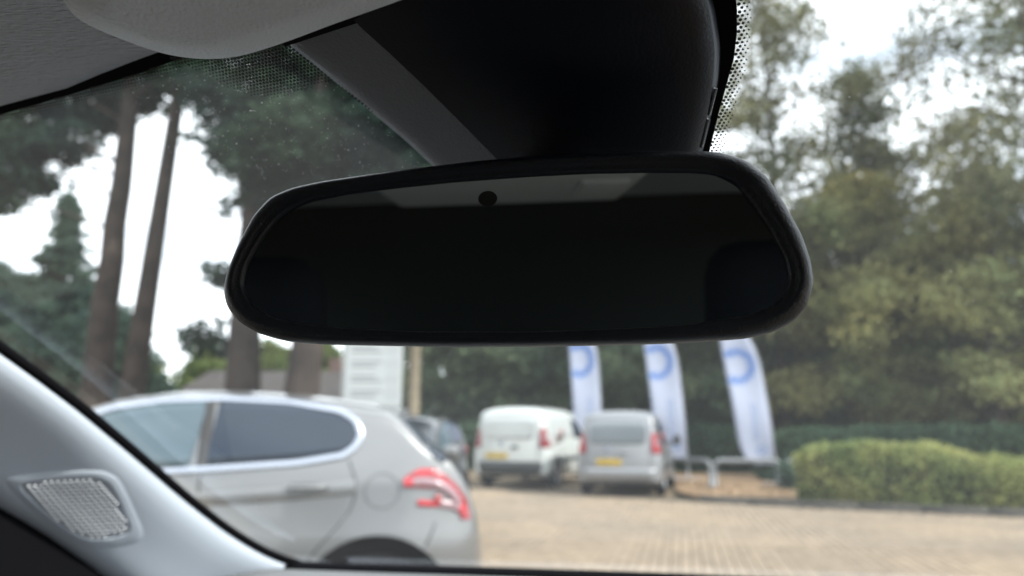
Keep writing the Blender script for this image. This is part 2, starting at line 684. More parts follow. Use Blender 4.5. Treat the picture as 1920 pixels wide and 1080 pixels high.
low_edge = tri[1:10]
hdr_line = [(-60, 231), (0, 216), (150, 172), (260, 138), (332, 112)]
right_line = [(1318, 340), (1331, 282), (1347, 215), (1362, 160), (1376, 110), (1382, 60), (1382, 20), (1377, -60)]
o0 = HDR - GN * 0.0021
for i in range(-260, 160):
    for j in range(-30, 90):
        c = o0 + ex * (pitch * (i + 0.5 * (j % 2))) + ey * (pitch * 0.866 * j)
        px, py = project(c)
        if not (-20 < px < 1420 and -20 < py < 360):
            continue
        p = np.array([px, py])
        if 300 < px < 720 and inside(tri, px, py):
            d = dist_poly(p, low_edge)
            add_dot(c, 0.00090 * min(1.0, 0.45 + d / 55))
        elif px < 340 and py < 225 and py > 60:
            d = dist_poly(p, hdr_line)
            if d < 26 and not inside(hb, px, py):
                add_dot(c, 0.00095 * max(0.35, 1 - d / 34))
        elif px > 1300:
            d = dist_poly(p, right_line)
            if d < 26 and not inside(fr_poly, px, py) and px > 1310:
                add_dot(c, 0.00085 * max(0.38, 1.05 - d / 38))
v, f = join_vf(dots)
o = part('printed_dots', v, f, M['frit_dot'], ws, False)
o['kind'] = 'stuff'

# dust and dried droplets on the glass
sp = []
for k in range(1500):
    if k < 850:
        px, py = rng.uniform(250, 840), rng.uniform(95, 340)
    else:
        px, py = rng.uniform(0, 1920), rng.uniform(90, 1040)
    c = gl(px, py, 0.0016)
    r = float(np.exp(rng.normal(-9.05, 0.36)))
    n = 6
    a = np.linspace(0, 2 * math.pi, n, endpoint=False) + rng.uniform(0, 6)
    st = rng.uniform(0.7, 1.3)
    base = c[None] + r * (np.cos(a)[:, None] * ex + st * np.sin(a)[:, None] * ey)
    top = c + GN * r * 0.5
    sp.append((np.vstack([base, top[None]]), [(q, (q + 1) % n, n) for q in range(n)]))
v, f = join_vf(sp)
o = part('dust_specks', v, f, M['dust'], ws)
o['kind'] = 'stuff'

# headliner with a rolled front edge, roof skin above it
hv = []
fw = np.r_[HF - 0.012, HF - 0.004, HF - 0.006, HF - 0.03, np.linspace(HF - 0.10, -2.3, 14)]
dz = np.r_[0.012, 0.004, -0.003, -0.002, 0.002 + 0.045 * np.sin(np.linspace(0, 2.6, 14))]
for a, b in zip(fw, dz):
    for q in np.linspace(-1, 1, 48):
        crown = max(-0.02, 0.014 * (1 - (q / 0.5) ** 2)) * math.exp(-(HF - a) / 0.35)
        hv.append(K(MID + q * 0.66, a + 0.5 * crown, 0.188 + b + crown - 0.035 * max(0, abs(q) - 0.72) / 0.28))
part('headliner', hv, grid_faces(18, 48), M['headliner'])
rv = []
for a in np.linspace(HF - 0.005, -2.4, 8):
    for q in np.linspace(-1, 1, 8):
        rv.append(K(MID + q * 0.68, a, 0.240 + 0.05 * math.sin(max(0, HF - a)) - 0.05 * q * q))
part('roof', rv, grid_faces(8, 8), M['bonnet'])

hc = [(534, 88), (600, 66), (668, 44), (740, 20), (850, -20), (960, -70), (960, -220), (560, -220), (480, 30), (520, 60)]  # black sheet across the gap between visor and sensor housing
v = [on_plane(x, y, K(MID, 0.2, 0.1815), np.array([0, 0, 1.0])) for x, y in hc]
v += [p + np.array([0, 0, 0.006]) for p in v]
n_ = len(hc)
part('header_black_sheet', v, [tuple(range(n_))] + grid_faces(2, n_, True), M['frit'], own, False)

# sun visor folded up against the headliner
vpx = [(112, -60), (114, -20), (122, 12), (150, 33), (190, 51), (240, 71), (300, 93), (350, 103), (400, 106), (450, 101), (500, 87), (560, 66), (640, 35), (700, 14),
       (760, -8), (850, -42), (940, -85), (1000, -150), (1010, -300), (980, -480), (900, -580), (700, -620), (350, -620), (150, -560), (60, -440), (60, -250), (90, -120)]
vz = 0.150
vtilt = 0.10
VN = np.array([0, 0, 1.0]) + FWD * vtilt
VN /= np.linalg.norm(VN)
V0 = K(MID - 0.12, 0.25, vz)
outl = smooth_closed(resample([on_plane(x, y, V0 + VN * 0.0085, VN) for x, y in vpx], 120), 2) - VN * 0.0085
cen = outl.mean(0)


def inset(ringp, d):
    """ring moved inwards by about d, by a soft shrink towards the visor's own axes"""
    q = ringp - cen
    lat_, fw_ = q @ LAT, q @ FWD
    a_, b_ = np.abs(lat_).max(), np.abs(fw_).max()
    return cen + np.outer(lat_ * (1 - d / a_), LAT) + np.outer(fw_ * (1 - d / b_), FWD) + np.outer(q[:, 2] * (1 - d / b_), [0, 0, 1.0])


rings = []  # front band bevelled wide, shaped to stand in for a lit strip
for d, h in [(0.020, 0.0165), (0.006, 0.0165), (0.0015, 0.0145), (0.0, 0.0115), (0.0004, 0.0085), (0.0016, 0.0062), (0.004, 0.0042), (0.012, 0.0004), (0.022, -0.0046), (0.031, -0.0088), (0.034, -0.0098), (0.038, -0.0103), (0.046, -0.0105)]:
    rings.append(inset(outl, d) + VN * h)
vv = np.concatenate(rings)
nr = len(rings)
ff = grid_faces(nr, 120, True)
vv = np.vstack([vv, (cen + VN * 0.0165)[None], (cen - VN * 0.0105)[None]])
ff += [(j, (j + 1) % 120, nr * 120) for j in range(120)]
ff += [((nr - 1) * 120 + j, (nr - 1) * 120 + (j + 1) % 120, nr * 120 + 1) for j in range(120)]
o = part('sun_visor', vv, ff, M['visor'])
fix_normals(o)
o['label'] = 'pale grey sun visor folded up under the roof lining'
seam = inset(outl, -0.0004) + VN * 0.0100
v, f = tube_vf(np.vstack([seam, seam[:1]]), 0.0009, 5, False)
part('visor_seam', v, f, M['visor'], o)

# sensor housing behind the mirror
left_out = [(548, 92), (590, 122), (640, 163), (700, 213), (760, 263), (812, 312), (850, 345)]
left_in = [(668, 44), (735, 104), (800, 166), (868, 234), (935, 302), (970, 345)]
right_in = [(1296, 345), (1307, 288), (1324, 220), (1337, 150), (1340, 85), (1328, 10), (1300, -60), (1260, -130)]
right_out = [(1302, 345), (1316, 290), (1334, 222), (1350, 150), (1353, 85), (1342, 8), (1316, -62), (1280, -140)]
near_pt = P(960, 290, 0.362)
near_up = P(960, 0, 0.306)
HN = np.cross(LAT, near_up - near_pt)
HN /= np.linalg.norm(HN)
if HN[1] > 0:
    HN = -HN


def hp(px, py, off=0.0):
    return on_plane(px, py, near_pt + HN * off, HN)


nn = 40
li = smooth_open(resample([(640, 0), (655, 28)] + left_in, nn, False), 2)
ri = smooth_open(resample(right_in[::-1], nn, False), 2)
ro = smooth_open(resample(right_out[::-1], nn, False), 2)
lo = smooth_open(resample([(500, 40), (522, 66)] + left_out, nn, False), 2)
face_rows, cols = [], 15
hvv = []
for k in range(nn):
    row = []
    a, b = li[k], ri[k]
    for q in np.linspace(0, 1, cols):
        p = a * (1 - q) + b * q
        bulge = 0.012 * math.sin(math.pi * q) - 0.004 * (max(0, q - 0.9) / 0.1) ** 2
        row.append(hp(p[0], p[1], bulge - 0.004))
    p = ri[k] * 0.4 + ro[k] * 0.6
    row.append(hp(p[0], p[1], -0.016))
    row.append(hp(ro[k][0], ro[k][1], -0.026))
    row.append(gl(ro[k][0], ro[k][1], -0.003))
    hvv += row
sh = part('sensor_housing', hvv, grid_faces(nn, cols + 3), M['shroud'])
sh['label'] = 'black sensor housing on the windscreen behind the mirror'
hvv = []
for k in range(nn):
    a, b = li[k], lo[k]
    row = [hp(a[0], a[1], -0.0055)]
    g1 = gl(b[0], b[1], -0.003)
    top = hp(a[0] * 0.16 + b[0] * 0.84, a[1] * 0.16 + b[1] * 0.84, -0.016)
    for q in (0.25, 0.5, 0.75):
        row.append(hp(a[0], a[1], -0.0055) * (1 - q) + top * q)
    row.append(top)
    row.append(hp(a[0] * 0.07 + b[0] * 0.93, a[1] * 0.07 + b[1] * 0.93, -0.0195))
    row.append(hp(a[0] * 0.01 + b[0] * 0.99, a[1] * 0.01 + b[1] * 0.99, -0.027))
    row.append(hp(b[0], b[1], -0.033))
    hvv += row
part('side_cover', hvv, grid_faces(nn, 8), M['flank'], sh)
# slim clip slots on the right edge of the housing
for (x0, y0), (x1, y1) in (((1338, 165), (1325, 215)), ((1324, 222), (1311, 276))):
    a = [hp(x0 + 4, y0, -0.011), hp((x0 + x1) / 2 + 4, (y0 + y1) / 2, -0.011), hp(x1 + 4, y1, -0.011)]
    v, f = tube_vf(a, 0.0009, 6)
    part('clip', v, f, M['flank'], sh)

# rear-view mirror
MN = np.array([-0.175, -0.98, -0.098])
MN /= np.linalg.norm(MN)                            # faces the camera side
M0 = P(972, 470, 0.31)
m_out = [(545, 352), (600, 340), (700, 325), (800, 312), (900, 300), (1000, 292), (1100, 287), (1200, 283), (1300, 281), (1350, 284), (1400, 298), (1440, 330), (1475, 385), (1505, 440), (1522, 490),
         (1527, 530), (1515, 575), (1490, 603), (1450, 624), (1400, 635), (1300, 642), (1200, 646), (1000, 650), (850, 651), (700, 648), (600, 646), (530, 640), (480, 625), (445, 603), (425, 575),
         (420, 545), (428, 510), (445, 465), (475, 405), (505, 370)]
m_in = [(585, 378), (650, 365), (735, 354), (850, 342), (1000, 331), (1100, 326), (1200, 324), (1300, 324), (1340, 328), (1380, 348), (1410, 385), (1440, 430), (1470, 485), (1478, 520), (1470, 550),
        (1445, 575), (1400, 592), (1300, 607), (1200, 615), (1000, 622), (800, 622), (650, 616), (560, 607), (510, 595), (475, 570), (458, 535), (465, 500), (490, 455), (520, 415), (550, 392)]
mc = np.array([972.0, 472.0])


def polar(poly, n):
    p = smooth_closed(resample(poly, 600), 6)
    d = (p - mc) * np.array([0.34, 1.0])
    a = np.unwrap(np.arctan2(d[:, 1], d[:, 0]))
    if a[-1] < a[0]:
        a, p = a[::-1], p[::-1]
    t = np.linspace(0, 2 * math.pi, n, endpoint=False)
    tt = (t - a[0]) % (2 * math.pi) + a[0]
    aa = np.r_[a, a[0] + 2 * math.pi]
    pp = np.vstack([p, p[:1]])
    return np.stack([np.interp(tt, aa, pp[:, 0]), np.interp(tt, aa, pp[:, 1])], 1)


NM = 200
po_ = polar(m_out, NM)
pi_ = polar(m_in, NM)


def mring(pxr, k):
    return np.array([on_plane(x, y, M0 + MN * k, MN) for x, y in pxr])


mo = mring(po_, 0.0)
mi = mring(pi_, 0.0)
mcw = on_plane(mc[0], mc[1], M0, MN)
prof = [(0.0, -0.001), (0.0, 0.0016), (0.05, 0.0026), (0.14, 0.0032), (0.22, 0.0030), (0.35, 0.0046), (0.55, 0.0052), (0.75, 0.0042), (0.9, 0.0022), (0.975, -0.0002), (1.0, -0.003)]
rings = []
for t, k in prof:
    base = mi * (1 - t) + mo * t
    rings.append(base + MN * k)
nfr = len(rings)
for scl, k in [(1.0, -0.003), (1.0, -0.007), (0.985, -0.012), (0.95, -0.018), (0.87, -0.0235), (0.72, -0.0275), (0.5, -0.029)]:
    rings.append(mcw + (mo - mcw) * scl + MN * k)
mir = part('rear_view_mirror', np.concatenate(rings[:nfr]), grid_faces(nfr, NM, True), M['black'])
sh_r = rings[nfr:]
vv = np.vstack([np.concatenate(sh_r), (mcw - MN * 0.029)[None]])
ff = grid_faces(len(sh_r), NM, True)
nl = (len(sh_r) - 1) * NM
ff += [(nl + j, nl + (j + 1) % NM, len(vv) - 1) for j in range(NM)]
fix_normals(part('mirror_shell', vv, ff, M['shell'], mir))
fix_normals(mir)
mir['label'] = 'wide black framed rear view mirror with dark tinted glass'
gv2 = np.vstack([(mi + MN * 0.0006), (mcw + MN * 0.0006)[None]])
part('mirror_glass', gv2, [(j, (j + 1) % NM, NM) for j in range(NM)], M['mirror'], mir, False)
dc = on_plane(915, 373, M0, MN)
mu = np.cross(MN, [0, 0, 1.0])
mu /= np.linalg.norm(mu)
mw = np.cross(mu, MN)
a = np.linspace(0, 2 * math.pi, 32, endpoint=False)
ringd = np.array([dc + 0.0041 * (math.cos(t) * mu + 0.8 * math.sin(t) * mw) for t in a])
vv = np.vstack([ringd + MN * 0.0005, ringd + MN * 0.0009, (dc + MN * 0.0009)[None]])
part('sensor_dot', vv, grid_faces(2, 32, True) + [(32 + j, 32 + (j + 1) % 32, 64) for j in range(32)], M['sensor'], mir, False)
# stalk from the mirror back to the housing
v, f = tube_vf([mcw - MN * 0.026 + mw * 0.01, mcw - MN * 0.045 + mw * 0.022, hp(1000, 330, -0.01), gl(1000, 330, -0.004)], [0.012, 0.011, 0.014, 0.018], 12)
part('mirror_stalk', v, f, M['black'], mir)

# left windscreen pillar trim with its loudspeaker grille
A_ = [(-150, 548), (-60, 612), (0, 655), (75, 709), (150, 766), (250, 850), (350, 937), (430, 999), (500, 1041), (560, 1062), (640, 1085)]
D_ = [(-150, 875), (-60, 920), (0, 955), (60, 988), (110, 1020), (160, 1055), (210, 1092), (270, 1135), (340, 1180), (420, 1225), (520, 1270)]
NA = 46
pa = smooth_open(resample(A_, NA, False), 2)
pd = smooth_open(resample(D_, NA, False), 2)
LP = K(-0.752, 0, 0)
prof = [(0.0, -0.014), (0.01, -0.006), (0.03, -0.001), (0.07, 0.004), (0.14, 0.0075), (0.22, 0.0085), (0.32, 0.0075), (0.42, 0.0055), (0.52, 0.004), (0.62, 0.003), (0.72, 0.003), (0.82, 0.002), (0.9, -0.001), (0.96, -0.009), (1.0, -0.02)]
pvv = []
for k in range(NA):
    a3 = gl(pa[k][0], pa[k][1], -0.014)
    d3 = on_plane(pd[k][0], pd[k][1], LP, LAT)
    for t, h in prof:
        p = a3 * (1 - t) + d3 * t
        tw = (C - p) / np.linalg.norm(C - p)
        n_ = np.cross(d3 - a3, FWD)
        pvv.append(p + tw * h)
pil = part('pillar_trim', pvv, grid_faces(NA, len(prof)), M['pillar'])
pil['label'] = 'pale grey plastic windscreen pillar trim with speaker grille'
bvh = BVHTree.FromPolygons([tuple(p) for p in pvv], grid_faces(NA, len(prof)))


def on_pillar(px, py, h=0.0):
    r = Vector(ray(px, py)).normalized()
    hit = bvh.ray_cast(Vector(C), r)
    if hit[0] is None:
        return P(px, py, 0.85)
    return np.array(hit[0]) - np.array(r) * h


gr = [(36, 908), (60, 902), (100, 898), (150, 895), (185, 896), (205, 905), (218, 928), (232, 958), (244, 986), (243, 999), (225, 1006), (195, 1011), (170, 1012), (150, 1006), (115, 985), (75, 952), (45, 922)]
gro = smooth_closed(resample(gr, 90), 2)
gc = gro.mean(0)


def gring(scl, h):
    return np.array([on_pillar(*(gc + (p - gc) * scl), h) for p in gro])


rings = [gring(1.34, -0.003), gring(1.25, 0.0005), gring(1.15, 0.0013), gring(1.08, 0.0020), gring(1.03, 0.0022), gring(1.0, 0.0019), gring(0.985, 0.0004)]
v = np.concatenate(rings)
sp_ = part('speaker_surround', v, grid_faces(len(rings), 90, True), M['pillar'], pil)
g1 = [gring(s_ * 1.02, 0.0014) for s_ in (0.985, 0.8, 0.6, 0.4, 0.15)]
v = np.vstack(g1[:-1] + [g1[-1]] + [on_pillar(gc[0], gc[1], 0.0014)[None]])
f = grid_faces(5, 90, True) + [(360 + j, 360 + (j + 1) % 90, 450) for j in range(90)]
grille_m = mat('speaker_grille', (0.30, 0.33, 0.38), 0.6, spec=0.3)
fix_normals(part('speaker_mesh', v, f, grille_m, pil))
nub = []
for i in range(-14, 16):
    for j in range(-16, 18):
        px = gc[0] + i * 12.0 + (6.0 if j % 2 else 0) - j * 0.5
        py = gc[1] + j * 6.6 - i * 0.5
        q = gc + (np.array([px, py]) - gc) / 0.93
        if not inside(gro, q[0], q[1]):
            continue
        s_ = np.linalg.norm(np.array([px, py]) - gc) / 110
        c = on_pillar(px, py, 0.0022)
        tw = (C - c) / np.linalg.norm(C - c)
        u = np.cross(tw, [0, 0, 1.0])
        u /= np.linalg.norm(u)
        w = np.cross(u, tw)
        a = np.linspace(0, 2 * math.pi, 6, endpoint=False)
        rg = np.array([c + 0.0017 * (math.cos(t) * u + math.sin(t) * w) for t in a])
        nub.append((np.vstack([rg - tw * 0.001, (c + tw * 0.0022)[None]]), [(k, (k + 1) % 6, 6) for k in range(6)]))
v, f = join_vf(nub)
o = part('speaker_mesh_nubs', v, f, M['white_nub'], pil)
o['kind'] = 'stuff'
# rubber gap along the glass
e = [gl(x + 3, y - 3, -0.010) for x, y in pa]
v, f = tube_vf(e, 0.0050, 8, False)
part('glass_seal', v, f, M['frit'], pil)
# mirrored trim on the driver's side, outside the picture
pm = []
for p in pvv:
    q = p - C
    l = float(q @ LAT)
    pm.append(C + q + (2 * MID - 2 * l) * LAT)
part('pillar_trim', pm, [tuple(reversed(q)) for q in grid_faces(NA, len(prof))], M['pillar'])

# dark door trim below the pillar, both sides
for sgn in (-1,):
    dv = []
    for k in range(NA):
        d3 = on_plane(pd[k][0], pd[k][1], LP, LAT)
        q = d3 - C
        if sgn > 0:
            q = q + (2 * MID - 2 * float(q @ LAT)) * LAT
        for dz_, dl in ((0.02, 0.03), (-0.002, 0.004), (-0.05, -0.004), (-0.2, 0.0), (-0.9, 0.05)):
            dv.append(C + q + LAT * (dl * sgn) + np.array([0, 0, dz_]))
    part('door_trim', dv, grid_faces(NA, 5), M['frit'])

# dashboard: black demister strip along the glass, grey pad in front of it
dl = [(470, 1046), (540, 1052), (700, 1057), (960, 1064), (1250, 1074), (1420, 1081), (1920, 1100), (2300, 1118)]
dl = smooth_open(resample(dl, 40, False), 1)
dvv = []
for x, y in dl:
    a3 = gl(x, y, -0.004)
    for b, z_ in ((0.0, 0.0), (0.01, 0.0005), (0.022, -0.002), (0.026, -0.016)):
        dvv.append(a3 - FWD * b + np.array([0, 0, z_]))
part('demister_strip', dvv, grid_faces(40, 4), M['frit'])
dvv = []
for x, y in dl:
    a3 = gl(x, y, -0.004)
    for b, z_ in ((0.0225, -0.017), (0.026, -0.0060), (0.05, -0.006), (0.16, -0.020), (0.28, -0.045), (0.36, -0.09), (0.40, -0.18), (0.40, -0.7)):
        dvv.append(a3 - FWD * b + np.array([0, 0, z_]))
part('dashboard', dvv, grid_faces(40, 8), M['dash'])
bl = [(455, 1040), (500, 1048), (540, 1056)]

# bonnet
bvv = []
for a in np.linspace(0.98, 2.05, 8):
    for q in np.linspace(-1, 1, 9):
        bvv.append(K(MID + q * (0.80 - 0.12 * (a - 0.98)), a, -0.34 - 0.10 * (a - 0.98) - 0.10 * (a - 0.98) ** 2 - 0.07 * q ** 4))
part('bonnet', bvv, grid_faces(8, 9), M['bonnet'])

# rest of the cabin: floor, doors, pillars, tail, seats, overhead console
cab = []


def slab(l0, l1, f0, f1, z0, z1):
    c = K((l0 + l1) / 2, (f0 + f1) / 2, (z0 + z1) / 2)
    cab.append(box_vf(c, (abs(l1 - l0), abs(f1 - f0), abs(z1 - z0)), -PSI))


slab(MID - 0.8, MID + 0.8, 0.9, -2.4, -1.02, -0.98)
slab(MID - 0.8, MID + 0.8, 0.94, 0.9, -0.98, -0.30)
bk = K(MID, -0.84, -0.37) - OFF
rbox('bulkhead', bk, (1.6, 0.04, 1.24), 0.015, M['bulk'], own, -PSI)
for sg in (-1, 1):
    if sg < 0:                                      # right-hand door left out to let more light into the cabin
        slab(MID + sg * 0.80, MID + sg * 0.74, 0.30, -2.36, -0.98, -0.24)
    slab(MID + sg * 0.74, MID + sg * 0.66, -0.48, -0.60, -0.24, 0.20)
    slab(MID + sg * 0.70, MID + sg * 0.64, HF - 0.03, -2.36, 0.15, 0.21)
v, f = join_vf(cab)
part('cabin_shell', v, f, M['cabin'], own, False)
for l in (MID - 0.37, MID + 0.37):
    st = rbox('seat', K(l, -0.42, -0.36) - OFF, (0.46, 0.14, 0.62), 0.05, M['cloth'], own, -PSI)
    rbox('headrest', K(l, -0.36, 0.015) - OFF, (0.25, 0.10, 0.19), 0.045, M['cloth'], st, -PSI)
    rbox('seat_cushion', K(l, -0.12, -0.68) - OFF, (0.48, 0.5, 0.16), 0.05, M['cloth'], st, -PSI)
cons = rbox('overhead_console', K(MID - 0.005, -0.13, 0.186) - OFF, (0.30, 0.52, 0.030), 0.012, M['console'], own, -PSI)
rbox('reading_light', K(MID + 0.10, -0.25, 0.170) - OFF, (0.05, 0.12, 0.006), 0.002, M['console'], cons, -PSI)

# ------------------------------------------------------------------ vehicles
def table(xs, ys, sig=0.04):
    X = np.linspace(xs[0], xs[-1], 700)
    Y = np.interp(X, xs, ys)
    h = X[1] - X[0]
    k = np.arange(-60, 61) * h
    w = np.exp(-0.5 * (k / sig) ** 2)
    w /= w.sum()
    pad = np.r_[2 * Y[0] - Y[60:0:-1], Y, 2 * Y[-1] - Y[-2:-62:-1]]
    Ys = np.convolve(pad, w, 'valid')
    return lambda x: float(np.interp(x, X, Ys))


class Shell:
    """car body as a stack of cross sections along x (forward), y left, z up"""

    def __init__(self, zt, zb, wb, zs, tum, rr, sig=0.035):
        self.x0, self.x1 = zt[0][0], zt[0][-1]
        self.zt, self.zb, self.wb, self.zs = table(*zt, sig), table(*zb), table(*wb, sig), table(*zs)
        self.tum, self.rr = tum, rr

    def par(self, x):
        zt, zb, wb, zs = self.zt(x), self.zb(x), self.wb(x), self.zs(x)
        z2 = min(zs, zt - 0.04)
        z2 = max(z2, zb + 0.02)
        rr = min(self.rr, 0.7 * (zt - z2))
        return zt, zb, wb, z2, rr

    dip = 0.0

    def low(self, wb, z):
        return -self.dip * math.exp(-((z - 0.83) / 0.075) ** 2) + wb * (1 - 0.12 * max(0, (0.5 - z) / 0.3) ** 2 - 0.05 * max(0, (z - 0.6) / 0.45) ** 2)

    def hw(self, x, z):
        if x < self.x0 or x > self.x1:
            return -1
        zt, zb, wb, z2, rr = self.par(x)
        if z > zt or z < zb:
            return -1
        if z <= z2:
            return self.low(wb, z)
        ys = self.low(wb, z2)
        ze = zt - rr
        if z <= ze:
            return ys - self.tum * (z - z2)
        ye = ys - self.tum * (ze - z2)
        a = (z - ze) / rr
        return ye * max(0, 1 - a ** 2.3) ** (1 / 2.3)

    def ring(self, x):
        zt, zb, wb, z2, rr = self.par(x)
        zz = list(np.linspace(zb, z2, 9)) + list(np.linspace(z2, zt - rr, 6)[1:])
        pts = [(self.hw(x, z), z) for z in zz]
        ye, ze = pts[-1]
        for ph in np.linspace(0, math.pi / 2, 10)[1:]:
            a = math.sin(ph) ** (2 / 2.3)
            pts.append((ye * math.cos(ph) ** (2 / 2.3), ze + rr * a))
        return pts

    def xr(self, y, z, front=False):
        y = abs(y)
        lo_, hi_ = self.x0, min(self.x0 + 1.3, self.x1)
        if self.hw(lo_ + 1e-4, z) >= y:
            return lo_
        for _ in range(26):
            m = (lo_ + hi_) / 2
            if self.hw(m, z) >= y:
                hi_ = m
            else:
                lo_ = m
        return hi_

    def mesh(self):
        L_ = self.x1 - self.x0
        t = np.linspace(0, 1, 64)
        xs = self.x0 + L_ * (0.5 - 0.5 * np.cos(math.pi * t)) * 0.6 + L_ * t * 0.4
        V = []
        for x in xs:
            r = self.ring(x)
            full = [(y, z) for y, z in r] + [(-y, z) for y, z in r[-2::-1]]
            V += [(x, y, z) for y, z in full]
        n = len(full)
        f = [tuple(reversed(q)) for q in grid_faces(len(xs), n, True)]
        f.append(tuple(range(n)))
        f.append(tuple(reversed(range((len(xs) - 1) * n, len(xs) * n))))
        return V, f

    def side_patch(self, poly, off, sgn=1, nx=28, nz=8, skirt=0.02):
        """curved panel lying on the flank inside an (x, z) outline"""
        poly = np.asarray(poly, float)
        xs = np.linspace(poly[:, 0].min() + 1e-4, poly[:, 0].max() - 1e-4, nx)
        V = []
        for x in xs:
            zz = []
            for a, b in zip(poly, np.roll(poly, -1, 0)):
                if (a[0] - x) * (b[0] - x) <= 0 and a[0] != b[0]:
                    zz.append(a[1] + (b[1] - a[1]) * (x - a[0]) / (b[0] - a[0]))
            z0, z1 = min(zz), max(zz)
            col = []
            for k, q in enumerate(np.linspace(0, 1, nz)):
                z = z0 + (z1 - z0) * q
                col.append((x, sgn * (max(self.hw(x, z), 0.02) + off), z))
            a, b = col[0], col[-1]
            col = [(a[0], a[1] - sgn * skirt, a[2])] + col + [(b[0], b[1] - sgn * skirt, b[2])]
            V += col
        f = grid_faces(nx, nz + 2)
        if sgn > 0:
            f = [tuple(reversed(q)) for q in f]
        return V, f

    def side_ribbon(self, line, width, off, sgn=1, closed=False, n=80, thick=0.012):
        p = resample(line, n, closed)
        if closed:
            t = np.roll(p, -1, 0) - np.roll(p, 1, 0)
        else:
            t = np.gradient(p, axis=0)
        t /= np.linalg.norm(t, axis=1)[:, None] + 1e-9
        nn_ = np.stack([-t[:, 1], t[:, 0]], 1)
        V = []
        for q, m in zip(p, nn_):
            for s_, o_ in ((-1, -thick), (-0.9, off * 0.7), (-0.4, off), (0.4, off), (0.9, off * 0.7), (1, -thick)):
                x, z = q + m * s_ * width / 2
                V.append((x, sgn * (max(self.hw(x, z), 0.02) + o_), z))
        f = []
        for i in range(n if closed else n - 1):
            for j in range(5):
                k = (i + 1) % n
                f.append((i * 6 + j, k * 6 + j, k * 6 + j + 1, i * 6 + j + 1))
        return V, f

    def rear_patch(self, poly, off, nx=16, nz=10, skirt=0.02):
        """panel on the tail inside a (y, z) outline"""
        poly = np.asarray(poly, float)
        ys = np.linspace(poly[:, 0].min() + 1e-4, poly[:, 0].max() - 1e-4, nx)
        V = []
        for y in ys:
            zz = []
            for a, b in zip(poly, np.roll(poly, -1, 0)):
                if (a[0] - y) * (b[0] - y) <= 0 and a[0] != b[0]:
                    zz.append(a[1] + (b[1] - a[1]) * (y - a[0]) / (b[0] - a[0]))
            z0, z1 = min(zz), max(zz)
            col = []
            for q in np.linspace(0, 1, nz):
                z = z0 + (z1 - z0) * q
                col.append((self.xr(y, z) - off, y, z))
            a, b = col[0], col[-1]
            col = [(a[0] + skirt, a[1], a[2])] + col + [(b[0] + skirt, b[1], b[2])]
            V += col
        return V, grid_faces(nx, nz + 2)


def rrect(y0, y1, z0, z1, r, n=6):
    p = []
    for cx, cz, a0 in ((y1 - r, z1 - r, 0), (y0 + r, z1 - r, 90), (y0 + r, z0 + r, 180), (y1 - r, z0 + r, 270)):
        for k in range(n + 1):
            a = R(a0 + 90 * k / n)
            p.append((cx + r * math.cos(a), cz + r * math.sin(a)))
    return p


def cut_arches(o, wheels, ra, half):
    for wx, wz in wheels:
        a = np.linspace(0, 2 * math.pi, 40, endpoint=False)
        for sg in (-1, 1):
            ring0 = [(wx + ra * math.cos(t), sg * (half - 0.34), wz + ra * math.sin(t)) for t in a]
            ring1 = [(wx + ra * math.cos(t), sg * (half + 0.3), wz + ra * math.sin(t)) for t in a]
            f = grid_faces(2, 40, True) + [tuple(range(40)), tuple(reversed(range(40, 80)))]
            c = mk('cutter', ring0 + ring1, f, None, o.parent, False)
            bmm = bmesh.new()
            bmm.from_mesh(c.data)
            bmesh.ops.recalc_face_normals(bmm, faces=bmm.faces)
            bmm.to_mesh(c.data)
            bmm.free()
            md = o.modifiers.new('b', 'BOOLEAN')
            md.operation = 'DIFFERENCE'
            md.object = c
            md.solver = 'EXACT'
            bpy.context.view_layer.update()
            dg = bpy.context.evaluated_depsgraph_get()
            dg.update()
            nm = bpy.data.meshes.new_from_object(o.evaluated_get(dg))
            o.modifiers.clear()
            old = o.data
            o.data = nm
            bpy.data.meshes.remove(old)
            bpy.data.objects.remove(c)
    o.data.shade_smooth()
    o.data.set_sharp_from_angle(angle=R(40))


